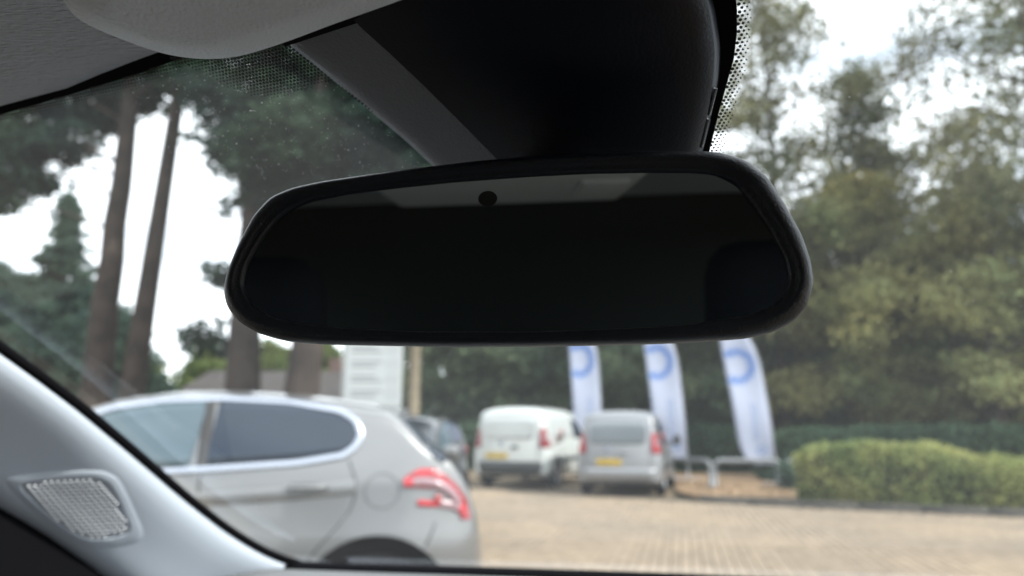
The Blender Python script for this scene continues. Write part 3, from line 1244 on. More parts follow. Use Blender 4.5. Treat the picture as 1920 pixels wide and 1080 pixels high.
M.update(
    tyre=mat('tyre_rubber', (0.008, 0.008, 0.010), 0.95, spec=0.05),
    rim=mat('alloy', (0.55, 0.56, 0.58), 0.35, metal=0.9),
    well=mat('arch_liner', (0.008, 0.009, 0.011), 0.9, spec=0.1),
    silver=mat('silver_paint', (0.198, 0.200, 0.202), 0.3, metal=0.55, coat=0.7),
    white_p=mat('white_paint', (0.52, 0.55, 0.545), 0.35, coat=0.6),
    silver2=mat('grey_silver_paint', (0.25, 0.26, 0.275), 0.35, metal=0.4, coat=0.6),
    dark_p=mat('dark_blue_paint', (0.006, 0.010, 0.015), 0.25, coat=0.8),
    pane=mat('car_glass', (0.014, 0.024, 0.042), 0.06, spec=0.5),
    pane_f=mat('clear_car_glass', (0.075, 0.112, 0.135), 0.06, spec=0.5),
    pane_l=mat('van_rear_glass', (0.16, 0.185, 0.205), 0.12, spec=0.6),
    white_panel=mat('white_blank_panel', (0.47, 0.50, 0.505), 0.3, coat=0.6),
    chrome=mat('bright_trim', (0.46, 0.49, 0.56), 0.25, metal=0.85),
    seam=mat('panel_gap', (0.06, 0.06, 0.062), 0.9, spec=0.1),
    red=mat('red_lens', (0.28, 0.008, 0.014), 0.2, coat=0.8),
    red2=mat('bright_red_lens', (0.42, 0.012, 0.022), 0.2, coat=0.8),
    lampw=mat('clear_lens', (0.27, 0.17, 0.19), 0.2, coat=0.8),
    lampd=mat('dull_red_lens', (0.22, 0.02, 0.025), 0.25, coat=0.8),
    plate=mat('yellow_plate', (0.62, 0.42, 0.03), 0.5),
    glyph=mat('plate_ink', (0.02, 0.02, 0.02), 0.6),
    grey_bumper=mat('grey_bumper_plastic', (0.05, 0.055, 0.058), 0.7, spec=0.3),
)


def wheel(root, x, y, r, w, sgn):
    """tyre with a dished five-spoke rim; sgn +1 faces +y"""
    prof = [(0.62 * r, -w / 2 + 0.02), (0.72 * r, -w / 2), (0.92 * r, -w / 2 + 0.005), (0.985 * r, -w / 2 + 0.03), (r, -w / 4), (r, w / 4), (0.985 * r, w / 2 - 0.03), (0.92 * r, w / 2 - 0.005), (0.72 * r, w / 2), (0.62 * r, w / 2 - 0.02)]
    a = np.linspace(0, 2 * math.pi, 36, endpoint=False)
    V = []
    for t in a:
        for q, yy in prof:
            V.append((x + q * math.cos(t), y + yy, r + q * math.sin(t)))
    n = len(prof)
    f = []
    for i in range(36):
        for j in range(n):
            k, j2 = (i + 1) % 36, (j + 1) % n
            f.append((i * n + j, k * n + j, k * n + j2, i * n + j2))
    o = mk('wheel', V, f, M['tyre'], root)
    parts = []
    V, f = [], []
    for t in a:
        for q, yy in ((0.63 * r, w / 2 - 0.012), (0.56 * r, w / 2 - 0.02), (0.53 * r, w / 2 - 0.07), (0.1 * r, w / 2 - 0.075)):
            V.append((x + q * math.cos(t), y + sgn * yy, r + q * math.sin(t)))
    parts.append((np.array(V), [(i * 4 + j, ((i + 1) % 36) * 4 + j, ((i + 1) % 36) * 4 + j + 1, i * 4 + j + 1) for i in range(36) for j in range(3)]))
    for k in range(5):
        b = 2 * math.pi * k / 5 + 0.3
        for d in (0,):
            c, s_ = math.cos(b), math.sin(b)
            px, pz = -s_ * 0.055 * r / 0.3, c * 0.055 * r / 0.3
            q0, q1 = 0.06 * r, 0.58 * r
            y0, y1 = y + sgn * (w / 2 - 0.03), y + sgn * (w / 2 - 0.07)
            vv_ = [(x + q0 * c + px, y0, r + q0 * s_ + pz), (x + q0 * c - px, y0, r + q0 * s_ - pz), (x + q1 * c - px, y0, r + q1 * s_ - pz), (x + q1 * c + px, y0, r + q1 * s_ + pz),
                   (x + q0 * c + px, y1, r + q0 * s_ + pz), (x + q0 * c - px, y1, r + q0 * s_ - pz), (x + q1 * c - px, y1, r + q1 * s_ - pz), (x + q1 * c + px, y1, r + q1 * s_ + pz)]
            parts.append((np.array(vv_), [(0, 1, 2, 3), (7, 6, 5, 4), (0, 4, 5, 1), (1, 5, 6, 2), (2, 6, 7, 3), (3, 7, 4, 0)]))
    v, f = join_vf(parts)
    mk('rim', v, f, M['rim'], o)
    return o


def liner(root, x, z, ra, half, sgn):
    a = np.linspace(R(-25), R(205), 30)
    V = []
    for t in a:
        for y in (half - 0.03, half - 0.31):
            V.append((x + (ra - 0.006) * math.cos(t), sgn * y, z + (ra - 0.006) * math.sin(t)))
    n = len(V)
    f = grid_faces(30, 2)
    V += [(x + (ra - 0.006) * math.cos(t), sgn * (half - 0.315), z + (ra - 0.006) * math.sin(t)) for t in a]
    f.append(tuple(range(n, n + 30)))
    mk('wheel_arch', V, f, M['well'], root)


HATCH = Shell(
    zt=([-0.56, -0.545, -0.52, -0.47, -0.40, -0.33, -0.20, -0.08, -0.02, 0.22, 0.45, 0.81, 1.05, 1.35, 1.52, 2.05, 2.30, 2.9, 3.2, 3.33, 3.36],
        [0.58, 0.68, 0.79, 0.95, 1.05, 1.12, 1.24, 1.355, 1.385, 1.418, 1.44, 1.462, 1.46, 1.425, 1.365, 1.09, 1.01, 0.92, 0.80, 0.66, 0.55]),
    zb=([-0.56, -0.45, -0.2, 2.9, 3.36], [0.36, 0.26, 0.22, 0.21, 0.30]),
    wb=([-0.56, -0.54, -0.50, -0.42, -0.30, -0.15, 0.1, 1.5, 2.54, 3.0, 3.22, 3.33, 3.36], [0.52, 0.64, 0.735, 0.79, 0.825, 0.85, 0.868, 0.872, 0.865, 0.80, 0.68, 0.52, 0.42]),
    zs=([-0.56, 0.0, 1.0, 2.0, 2.3, 3.36], [1.06, 1.05, 1.0, 0.96, 0.95, 0.8]),
    tum=0.30, rr=0.10, sig=0.022)

HATCH.dip = 0.020
DLO = [(1.75, 1.15), (1.62, 1.235), (1.426, 1.318), (1.319, 1.360), (1.097, 1.398), (0.79, 1.412), (0.474, 1.398), (0.204, 1.347), (0.115, 1.290), (0.082, 1.212), (0.109, 1.145), (0.179, 1.097), (0.402, 1.061),
       (0.762, 1.038), (1.039, 1.024), (1.5, 1.00), (1.80, 0.99), (1.95, 1.0), (1.9, 1.055)]


def scale_poly(p, sx, sz=None):
    p = np.asarray(p)
    c = p.mean(0)
    return c + (p - c) * np.array([sx, sz or sx])


def shrink(poly, d):
    p = resample(poly, 120)
    t = np.roll(p, -1, 0) - np.roll(p, 1, 0)
    t /= np.linalg.norm(t, axis=1)[:, None]
    nrm = np.stack([-t[:, 1], t[:, 0]], 1)
    if np.mean(np.sum(nrm * (p.mean(0) - p), 1)) < 0:
        nrm = -nrm
    return p + nrm * d


def hatchback(root, paint, detailed=True):
    S = HATCH
    V, f = S.mesh()
    body = mk('body', V, f, paint, root)
    fix_normals(body)
    wh = [(0.0, 0.33), (2.54, 0.33)]
    cut_arches(body, wh, 0.395, 0.87)
    for sg in (1, -1):
        inner = shrink(DLO, 0.030)
        for xa, xb, gm_ in ((0.0, 0.85, 'pane'), (0.86, 1.95, 'pane_f')):
            sub = [q for q in inner if xa <= q[0] <= xb]
            v, f = S.side_patch(sub, 0.006, sg, nx=26)
            mk('side_window', v, f, M[gm_], root)
        v, f = S.side_ribbon([(0.855, 1.045), (0.86, 1.2), (0.865, 1.39)], 0.06, 0.0075, sg, n=14)
        mk('door_pillar', v, f, M['seam'], root)  # matt grey stands in for reflections on the pillar
        v, f = S.side_ribbon(shrink(DLO, 0.012), 0.036, 0.012, sg, True, 110)
        mk('window_trim', v, f, M['chrome'], root)
        # door cuts, handles
        for line in ([(0.150, 1.085), (0.112, 0.99), (0.108, 0.92), (0.135, 0.84), (0.20, 0.76), (0.29, 0.66), (0.36, 0.56), (0.40, 0.42), (0.44, 0.30)],
                     [(0.86, 1.03), (0.85, 0.7), (0.80, 0.30)], [(1.86, 1.0), (1.90, 0.7), (1.86, 0.32)]):
            v, f = S.side_ribbon(line, 0.009, 0.0025, sg, n=40)
            mk('door_gap', v, f, M['seam'], root)
        for hx in (0.345, 1.15):
            v, f = S.side_patch(rrect(hx - 0.105, hx + 0.105, 0.925, 0.975, 0.022), 0.003, sg, nx=14, nz=5)
            mk('handle_recess', v, f, M['seam'], root)
            pts = [(hx - 0.1 + 0.2 * q, sg * (S.hw(hx, 0.955) + 0.008 + 0.028 * math.sin(math.pi * q)), 0.958) for q in np.linspace(0, 1, 9)]
            v, f = tube_vf(pts, 0.013, 8)
            mk('door_handle', v, f, paint, root)
        # crease under the windows
        v, f = S.side_ribbon([(0.11, 0.955), (0.6, 0.915), (1.2, 0.885), (1.9, 0.86)], 0.07, 0.006, sg, n=50, thick=0.0)
        mk('body_crease', v, f, paint, root)
        # tail lamp, boomerang shaped
        lamp = [(-0.120, 0.985), (-0.150, 1.015), (-0.205, 1.043), (-0.275, 1.043), (-0.34, 1.010), (-0.40, 0.955), (-0.455, 0.88), (-0.475, 0.79), (-0.44, 0.785), (-0.41, 0.815), (-0.33, 0.855), (-0.22, 0.845), (-0.21, 0.880),
                (-0.29, 0.905), (-0.25, 0.945), (-0.16, 0.950)]
        v, f = S.side_patch([(-0.120, 0.985), (-0.150, 1.015), (-0.205, 1.043), (-0.275, 1.043), (-0.34, 1.010), (-0.40, 0.955), (-0.455, 0.88), (-0.475, 0.785), (-0.425, 0.785), (-0.415, 0.86), (-0.37, 0.915), (-0.29, 0.94), (-0.20, 0.948), (-0.14, 0.95)], 0.012, sg, nx=44, nz=10)
        tl = mk('tail_lamp', v, f, M['red'], root)
        v, f = S.side_patch([(-0.165, 1.012), (-0.205, 1.036), (-0.285, 1.036), (-0.29, 1.008), (-0.2, 1.0)], 0.018, sg, nx=12, nz=5)
        mk('lamp_segment', v, f, M['red2'], tl)
        v, f = S.side_ribbon([(-0.150, 0.975), (-0.22, 0.982), (-0.29, 0.970), (-0.345, 0.942), (-0.385, 0.905), (-0.41, 0.862)], 0.046, 0.022, sg, n=30)
        mk('lamp_segment', v, f, M['lampw'], tl)
        v, f = S.side_ribbon([(-0.128, 0.972), (-0.175, 0.976)], 0.048, 0.025, sg, n=6)
        mk('lamp_segment', v, f, M['red2'], tl)
        v, f = S.side_ribbon([(-0.200, 0.873), (-0.25, 0.868), (-0.31, 0.866)], 0.034, 0.016, sg, n=14)
        mk('lamp_segment', v, f, M['red2'], tl)
        v, f = S.side_ribbon([(-0.285, 0.892), (-0.32, 0.886)], 0.045, 0.02, sg, n=8)
        mk('lamp_segment', v, f, M['red'], tl)
        v, f = S.side_ribbon([(-0.315, 0.866), (-0.37, 0.858), (-0.42, 0.838)], 0.045, 0.018, sg, n=14)
        mk('lamp_segment', v, f, M['lampw'], tl)
        v, f = S.side_ribbon([(-0.415, 0.84), (-0.44, 0.828)], 0.045, 0.021, sg, n=6)
        mk('lamp_segment', v, f, M['red2'], tl)
        v, f = S.side_patch([(-0.075, 1.335), (-0.10, 1.345), (-0.20, 1.225), (-0.355, 1.085), (-0.33, 1.065), (-0.285, 1.09)], 0.006, sg, nx=20, nz=5)
        mk('rear_window', v, f, M['pane'], root)
        # bumper joint and door mirror
        v, f = S.side_ribbon([(-0.30, 0.80), (-0.27, 0.72), (-0.24, 0.66)], 0.009, 0.002, sg, n=14)
        mk('bumper_gap', v, f, M['seam'], root)
        mo_ = rbox('door_mirror', (1.80, sg * 0.955, 1.015), (0.11, 0.19, 0.13), 0.04, paint, root)
        rbox('mirror_arm', (1.82, sg * 0.85, 0.975), (0.07, 0.10, 0.035), 0.012, M['seam'], mo_)
        for wx, wz in wh:
            liner(root, wx, wz, 0.395, 0.87, sg)
            wheel(root, wx, sg * 0.765, 0.315, 0.19, sg)
    # fuel flap
    a = np.linspace(0, 2 * math.pi, 40, endpoint=False)
    v, f = S.side_ribbon([(-0.02 + 0.085 * math.cos(t), 0.935 + 0.085 * math.sin(t)) for t in a], 0.004, 0.003, 1, True, 40)
    mk('fuel_flap', v, f, M['seam'], root)
    # tail: glass, spoiler, plate
    v, f = S.rear_patch([(-0.50, 1.335), (0.50, 1.335), (0.66, 1.10), (0.60, 1.06), (-0.60, 1.06), (-0.66, 1.10)], 0.006, 30, 12)
    mk('rear_window', v, f, M['pane'], root)
    sv = []
    for y in np.linspace(-0.52, 0.52, 16):
        zc_ = 1.378 - 0.05 * (abs(y) / 0.55) ** 3
        for dx, dz_ in ((0.10, 0.012), (0.0, 0.010), (-0.10, 0.0), (-0.155, -0.012), (-0.15, -0.026), (-0.06, -0.022)):
            sv.append((dx + 0.0 + 0.06 * (abs(y) / 0.52) ** 2 * (1 if dx < 0 else 0), y, zc_ + dz_))
    mk('roof_spoiler', sv, grid_faces(16, 6), paint, root)
    v, f = S.rear_patch(rrect(-0.26, 0.26, 0.77, 0.88, 0.01, 2), 0.004, 8, 4)
    mk('number_plate', v, f, M['plate'], root)
    # windscreen and headlamps
    wv = []
    for q in np.linspace(0, 1, 8):
        x = 1.56 + 0.47 * q
        for y in np.linspace(-1, 1, 9):
            hw_ = (0.50 + 0.14 * q)
            z = S.zt(x) + 0.006 - 0.035 * y * y
            wv.append((x, y * hw_, z))
    mk('windscreen', wv, grid_faces(8, 9), M['pane'], root)
    for sg in (1, -1):
        v, f = S.side_patch([(2.90, 0.80), (3.0, 0.74), (3.18, 0.66), (3.24, 0.70), (3.12, 0.77), (2.98, 0.84)], 0.008, sg, nx=14, nz=5)
        mk('headlamp', v, f, M['lampw'], root)
    return root


TH = R(8)
w0 = ray(712, 812)
w0 = C + w0 * (3.8 / w0[1])
fdir = np.array([-math.cos(TH), -math.sin(TH), 0])
ldir = np.array([math.sin(TH), -math.cos(TH), 0])
org = w0 - ldir * 0.87
hb_ = empty('hatchback_car', (org[0], org[1], 0), math.atan2(fdir[1], fdir[0]))
tag(hb_, 'silver hatchback with red boomerang tail lamp parked close ahead on the left', 'car', 'parked vehicles')
hatchback(hb_, M['silver'])


def copy_tree(o, parent=None):
    c = o.copy()
    COL.objects.link(c)
    c.parent = parent
    for ch in list(o.children):
        copy_tree(ch, c)
    return c


dk = copy_tree(hb_)
fd = np.array([-0.1, -0.995])
dk.location = (-1.475, 10.6, 0)
dk.rotation_euler = (0, 0, math.atan2(fd[1], fd[0]))
tag(dk, 'dark blue car half hidden behind the silver hatchback, beside the white van', 'car', 'parked vehicles')
for ch in dk.children:
    if ch.data and ch.data.materials and ch.data.materials[0] == M['silver'] and ch.name.split('.')[0] != 'door_mirror':
        ch.data = ch.data.copy()
        ch.data.materials[0] = M['dark_p']
    if ch.name.split('.')[0] == 'window_trim':
        ch.data = ch.data.copy()
        ch.data.materials[0] = M['seam']

VAN = Shell(
    zt=([0.0, 0.02, 0.06, 0.14, 0.30, 1.2, 2.3, 2.75, 3.05, 3.55, 3.75, 4.2, 4.36, 4.40],
        [1.52, 1.62, 1.71, 1.78, 1.81, 1.84, 1.83, 1.74, 1.56, 1.20, 1.12, 0.98, 0.80, 0.62]),
    zb=([0.0, 0.2, 4.1, 4.40], [0.34, 0.25, 0.24, 0.34]),
    wb=([0.0, 0.015, 0.05, 0.12, 0.3, 1.5, 3.5, 4.0, 4.25, 4.36, 4.40], [0.80, 0.845, 0.88, 0.905, 0.92, 0.925, 0.915, 0.87, 0.76, 0.62, 0.5]),
    zs=([0.0, 2.4, 3.2, 4.4], [1.08, 1.06, 1.03, 0.9]),
    tum=0.20, rr=0.15, sig=0.02)


def van(root, paint, glass, bumper, lamp_m, blank_sides=True, plate_y=0.12):
    S = VAN
    V, f = S.mesh()
    body = mk('body', V, f, paint, root)
    fix_normals(body)
    wh = [(0.72, 0.32), (3.45, 0.32)]
    cut_arches(body, wh, 0.385, 0.92)
    # rear window or blanked panel
    v, f = S.rear_patch(rrect(-0.60, 0.60, 1.10, 1.55, 0.09), 0.010, 22, 10)
    mk('rear_window', v, f, glass, root)
    # door gap, tailgate outline, handle, badge
    fr_ = resample(rrect(-0.68, 0.68, 0.58, 1.63, 0.13), 80)
    gp = []
    for a, b in zip(fr_, np.roll(fr_, -1, 0)):
        pa3 = [(S.xr(*a) - 0.002, a[0], a[1]), (S.xr(*b) - 0.002, b[0], b[1])]
        gp.append(tube_vf(pa3, 0.005, 4, False))
    v, f = join_vf(gp)
    mk('tailgate_gap', v, f, M['seam'], root)
    hx_ = S.xr(0.0, 0.98)
    rbox('door_handle', (hx_ - 0.012, -0.12, 0.92), (0.03, 0.17, 0.07), 0.012, M['grey_bumper'] if blank_sides else paint, root)
    a = np.linspace(0, 2 * math.pi, 24, endpoint=False)
    v = [(S.xr(0, 1.0) - 0.006, 0.22 + 0.07 * math.cos(t), 1.0 + 0.06 * math.sin(t)) for t in a]
    v += [(q[0] + 0.012, q[1], q[2]) for q in v]
    mk('badge', v, grid_faces(2, 24, True) + [tuple(range(24))], M['chrome'], root, False)
    # plate with dark characters
    v, f = box_vf((S.xr(plate_y, 0.70) - 0.012, plate_y, 0.72), (0.016, 0.52, 0.115))
    pl_ = mk('number_plate', v, f, M['plate'], root, False)
    ch = []
    for k in range(7):
        yy = plate_y + 0.20 - k * 0.062 - (0.03 if k > 3 else 0)
        for dy in (-0.014, 0.014):
            ch.append(box_vf((S.xr(plate_y, 0.70) - 0.0215, yy + dy, 0.72), (0.003, 0.009, 0.075)))
        ch.append(box_vf((S.xr(plate_y, 0.70) - 0.0215, yy, 0.72 + (0.03 if k % 2 else 0.0)), (0.0025, 0.03, 0.011)))
    v, f = join_vf(ch)
    mk('plate_characters', v, f, M['glyph'], pl_, False)['kind'] = 'stuff'
    # bumper
    bvv_ = []
    for y in np.linspace(-0.90, 0.90, 26):
        w = abs(y) / 0.90
        xo = -0.055 + 0.20 * max(0, w - 0.72) ** 1.5 / 0.148
        for dx, z in ((0.16, 0.60), (0.03, 0.60), (0.0, 0.575), (-0.012, 0.52), (0.0, 0.44), (0.02, 0.36), (0.10, 0.31)):
            bvv_.append((xo + dx, y, z))
    mk('bumper', bvv_, grid_faces(26, 7), bumper, root)
    for sg in (1, -1):
        # tall lamps on the corners
        poly = [(sg * 0.895, 0.90), (sg * 0.72, 0.90), (sg * 0.70, 1.0), (sg * 0.72, 1.28), (sg * 0.76, 1.34), (sg * 0.875, 1.31)]
        v, f = S.rear_patch(poly, 0.014, 12, 10)
        if sg < 0:
            pass
        tl = mk('tail_lamp', v, f, lamp_m, root)
        poly = [(sg * 0.87, 1.08), (sg * 0.775, 1.08), (sg * 0.78, 1.17), (sg * 0.865, 1.17)]
        v, f = S.rear_patch(poly, 0.02, 6, 5)
        mk('lamp_segment', v, f, M['lampw'], tl)
        # cab door window, sliding door seams, mirror
        v, f = S.side_patch([(2.32, 1.10), (2.32, 1.58), (2.70, 1.56), (2.95, 1.46), (3.30, 1.16), (3.30, 1.09)], 0.006, sg, nx=20)
        mk('side_window', v, f, M['pane'], root)
        v, f = S.side_patch([(0.45, 1.13), (0.45, 1.55), (0.55, 1.60), (2.05, 1.60), (2.12, 1.55), (2.12, 1.13)], 0.005, sg, nx=20)
        mk('side_panel', v, f, M['white_panel'] if blank_sides else M['pane'], root)
        for line in ([(2.22, 1.66), (2.22, 0.40)], [(3.40, 1.05), (3.36, 0.72)], [(1.15, 1.66), (1.12, 0.42)]):
            v, f = S.side_ribbon(line, 0.011, 0.002, sg, n=20)
            mk('door_gap', v, f, M['seam'], root)
        v, f = S.side_ribbon([(1.15, 0.62), (3.05, 0.62)], 0.11, 0.018, sg, n=30)
        mk('rubbing_strip', v, f, M['grey_bumper'], root)
        mo_ = rbox('door_mirror', (3.06, sg * 1.04, 1.16), (0.12, 0.20, 0.24), 0.05, M['grey_bumper'], root)
        rbox('mirror_arm', (3.10, sg * 0.92, 1.08), (0.08, 0.12, 0.05), 0.015, M['grey_bumper'], mo_)
        for wx, wz in wh:
            liner(root, wx, wz, 0.385, 0.92, sg)
            wheel(root, wx, sg * 0.81, 0.325, 0.2, sg)
    wv = []
    for q in np.linspace(0, 1, 8):
        x = 2.95 + 0.58 * q
        for y in np.linspace(-1, 1, 9):
            wv.append((x, y * (0.62 + 0.14 * q), S.zt(x) + 0.008 - 0.04 * y * y))
    mk('windscreen', wv, grid_faces(8, 9), M['pane'], root)
    return root


hd = R(20)
v1 = empty('white_van', (-0.05, 17.05, 0), R(90) - hd)
tag(v1, 'white panel van with blank rear doors and yellow plate, behind the dark car', 'van', 'parked vehicles')
van(v1, M['white_p'], M['white_panel'], M['grey_bumper'], M['lampd'], True, 0.32)
hd = R(16)
v2 = empty('silver_van', (2.08, 14.85, 0), R(90) - hd)
v2.scale = (0.92, 0.92, 0.92)
tag(v2, 'silver grey van with glazed tailgate parked in front of the flags', 'van', 'parked vehicles')
van(v2, M['silver2'], M['pane_l'], M['silver2'], M['red'], False, 0.20)

# ------------------------------------------------------------------ flags, hoops, sign, post, house
M.update(
    banner=mat('banner_cloth', (0.47, 0.51, 0.63), 0.85, spec=0.1, trans=0.35),
    blue=mat('banner_blue', (0.075, 0.16, 0.40), 0.85, spec=0.1),
    pale_blue=mat('banner_pale_blue', (0.17, 0.25, 0.44), 0.85, spec=0.1),
    pole=mat('flag_pole', (0.35, 0.36, 0.38), 0.4, metal=0.5),
    steel=mat('galvanised_steel', (0.23, 0.24, 0.25), 0.55, metal=0.5, noise=(20, (0.17, 0.18, 0.19))),
    signw=mat('sign_white', (0.36, 0.38, 0.385), 0.5),
    signg=mat('sign_grey', (0.21, 0.22, 0.225), 0.6),
    timber=mat('pale_timber', (0.20, 0.17, 0.115), 0.85, noise=(9, (0.15, 0.125, 0.09)), bump=(30, 0.4, 0.01)),
    brick=mat('brick_wall', (0.12, 0.075, 0.06), 0.9, noise=(6, (0.09, 0.06, 0.05))),
    rooft=mat('roof_tiles', (0.05, 0.042, 0.040), 0.9, noise=(3, (0.036, 0.032, 0.030))),
)

right_e = [(0.50, 0.47), (0.47, 0.9), (0.43, 1.5), (0.39, 2.0), (0.34, 2.5), (0.28, 2.85), (0.17, 3.2), (-0.01, 3.55), (-0.34, 3.85), (-0.68, 3.95)]
left_e = [(0.04, 0.47), (-0.14, 0.55), (-0.26, 0.75), (-0.33, 1.05), (-0.40, 1.6), (-0.47, 2.2), (-0.54, 2.75), (-0.60, 3.2), (-0.65, 3.65), (-0.68, 3.95)]
re_ = resample(right_e, 40, False)
le_ = resample(left_e, 40, False)
flag_poly = np.vstack([le_, re_[::-1]])


def wav(x, z):
    return 0.035 * math.sin(3.1 * z + 2.0 * x) + 0.02 * math.sin(7 * x + z)


def flag(loc, rz, label, lean):
    root = empty('feather_flag', loc, rz)
    root.rotation_euler.y = lean[0]
    root.scale = (1, 1, lean[1])
    tag(root, label, 'flag', 'feather flags behind the vans')
    V = []
    for a, b in zip(le_, re_):
        for side in (-1, 1):
            for q in (np.linspace(0, 1, 9) if side < 0 else np.linspace(1, 0, 9)):
                p = a * (1 - q) + b * q
                V.append((p[0], wav(*p) + side * 0.002, p[1]))
    f = grid_faces(40, 18, True)
    bn = mk('banner', V, f, M['banner'], root)
    # pole runs up the right edge and bends over the top
    pts = [(0.53, 0.0, -0.03), (0.52, 0.0, 0.3)] + [(x + 0.012, wav(x, z), z) for x, z in re_]
    v, f = tube_vf(pts, np.linspace(0.018, 0.007, len(pts)), 8)
    mk('pole', v, f, M['pole'], root)
    v, f = join_vf([box_vf((0.53, 0, 0.03), (0.7, 0.06, 0.04)), box_vf((0.53, 0, 0.035), (0.06, 0.7, 0.045))])
    mk('base', v, f, M['pole'], root, False)
    # sunburst emblem of narrow petals
    ec = np.array([-0.24, 2.74])
    for k in range(30):
        a = 2 * math.pi * k / 30
        d = np.array([math.cos(a), math.sin(a)])
        s_ = np.array([-d[1], d[0]])
        tri_ = [ec + d * 0.21, ec + d * 0.37 + s_ * 0.036, ec + d * 0.485, ec + d * 0.37 - s_ * 0.036]
        if not all(inside(flag_poly, *p) for p in tri_):
            continue
        v = [(p[0], wav(*p) - 0.0045, p[1]) for p in tri_] + [(p[0], wav(*p) - 0.0025, p[1]) for p in tri_]
        mk('emblem_petal', v, [(0, 1, 2, 3), (0, 4, 5, 1), (1, 5, 6, 2), (2, 6, 7, 3), (3, 7, 4, 0)], M['blue'], bn, False)
    # column of small vertical lettering and a round mark at its foot
    for k in range(9):
        z = 1.05 + k * 0.095
        x = 0.15 - 0.075 * (z - 1.0)
        v, f = join_vf([box_vf((x - 0.05, wav(x, z) - 0.004, z), (0.03, 0.004, 0.06)), box_vf((x + 0.035, wav(x, z) - 0.004, z - 0.012), (0.085, 0.004, 0.022)), box_vf((x + 0.05, wav(x, z) - 0.004, z + 0.024), (0.06, 0.004, 0.016))])
        mk('letter', v, f, M['pale_blue'], bn, False)
    a = np.linspace(0, 2 * math.pi, 20, endpoint=False)
    ro_ = [(0.22 + 0.11 * math.cos(t), 0.78 + 0.11 * math.sin(t)) for t in a]
    ri_ = [(0.22 + 0.07 * math.cos(t), 0.78 + 0.07 * math.sin(t)) for t in a]
    v = [(p[0], wav(*p) - 0.0045, p[1]) for p in ro_ + ri_]
    mk('round_mark', v, grid_faces(2, 20, True), M['pale_blue'], bn, False)
    return root


for px, d, rz, lean, lab in ((1094, 22.0, 0.05, (R(3.0), 1.22), 'white feather flag with blue sunburst rising behind the roof of the silver van'),
                       (1250, 19.6, 0.0, (R(1.5), 1.10), 'white feather flag with blue sunburst beside the right flank of the silver van'),
                       (1411, 17.7, -0.04, (0.0, 1.0), 'rightmost white feather flag with blue sunburst, standing clear over the steel hoop')):
    x = (px - 960) / FPX * (d * math.cos(PITCH) - 0.4 * math.sin(PITCH))
    flag((x, d, 0.05 if px > 1200 else 0.0), rz, lab, lean)


def hoop(loc, rz, label, w=1.47, h=0.56):
    r = 0.14
    pts = [(-w / 2, 0, -0.1), (-w / 2, 0, h - r)]
    for k in range(1, 8):
        a = math.pi - k * math.pi / 16
        pts.append((-w / 2 + r + r * math.cos(a), 0, h - r + r * math.sin(a)))
    pts += [(w / 2 - r, 0, h)]
    for k in range(1, 8):
        a = math.pi / 2 - k * math.pi / 16
        pts.append((w / 2 - r + r * math.cos(a), 0, h - r + r * math.sin(a)))
    pts += [(w / 2, 0, h - r), (w / 2, 0, -0.1)]
    root = empty('hoop_barrier', loc, rz)
    v, f = tube_vf(pts, 0.048, 12)
    mk('rail', v, f, M['steel'], root)
    for sx in (-1, 1):
        mk('foot_plate', *box_vf((sx * w / 2, 0, 0.006), (0.2, 0.2, 0.012)), M['steel'], root, False)
    tag(root, label, 'barrier', 'steel hoop barriers in the bed')


hoop((5.25, 16.95, 0.06), 0.0, 'galvanised steel hoop barrier standing clear below the rightmost flag')
hoop((4.02, 17.4, 0.06), R(-62), 'galvanised steel hoop barrier seen edge on beside the silver van')
hoop((6.72, 16.6, 0.06), R(-8), 'galvanised steel hoop barrier half hidden by the end of the clipped hedge')

# white information sign beyond the hatchback
sg_ = empty('information_sign', ((702 - 960) / FPX * 12.2, 12.2, 0))
tag(sg_, 'tall white information sign with grey lines of text behind the silver hatchback', 'sign')
mk('panel', *box_vf((0, 0, 1.75), (0.92, 0.10, 2.6)), M['signw'], sg_, False)
mk('side_edge', *box_vf((-0.485, 0, 1.75), (0.05, 0.13, 2.62)), M['signg'], sg_, False)
mk('foot', *box_vf((0, 0, 0.22), (0.8, 0.08, 0.48)), M['signg'], sg_, False)
for k in range(8):
    z = 2.85 - k * 0.24
    for j in range(2):
        ln = 0.50 - 0.1 * ((k + j) % 2)
        mk('text_line', *box_vf((-0.36 + ln / 2, -0.052, z - j * 0.075), (ln, 0.004, 0.038)), M['signg'], sg_, False)
    for dx in (-0.07, 0.07):
        mk('symbol_edge', *box_vf((0.30 + dx, -0.052, z - 0.04), (0.012, 0.004, 0.13)), M['signg'], sg_, False)
    for dz_ in (-0.06, 0.06):
        mk('symbol_edge', *box_vf((0.30, -0.0515, z - 0.04 + dz_), (0.14, 0.003, 0.012)), M['signg'], sg_, False)

px_ = (777 - 960) / FPX * 14.0
v, f = tube_vf([(0, 0, -0.1), (0.0, 0, 2.0), (0.01, 0, 4.2)], [0.12, 0.112, 0.105], 14)
post = mk('timber_post', v, f, M['timber'])
post.location = (px_, 14.0, 0)
tag(post, 'pale timber post standing between the white sign and the dark wood', 'post')

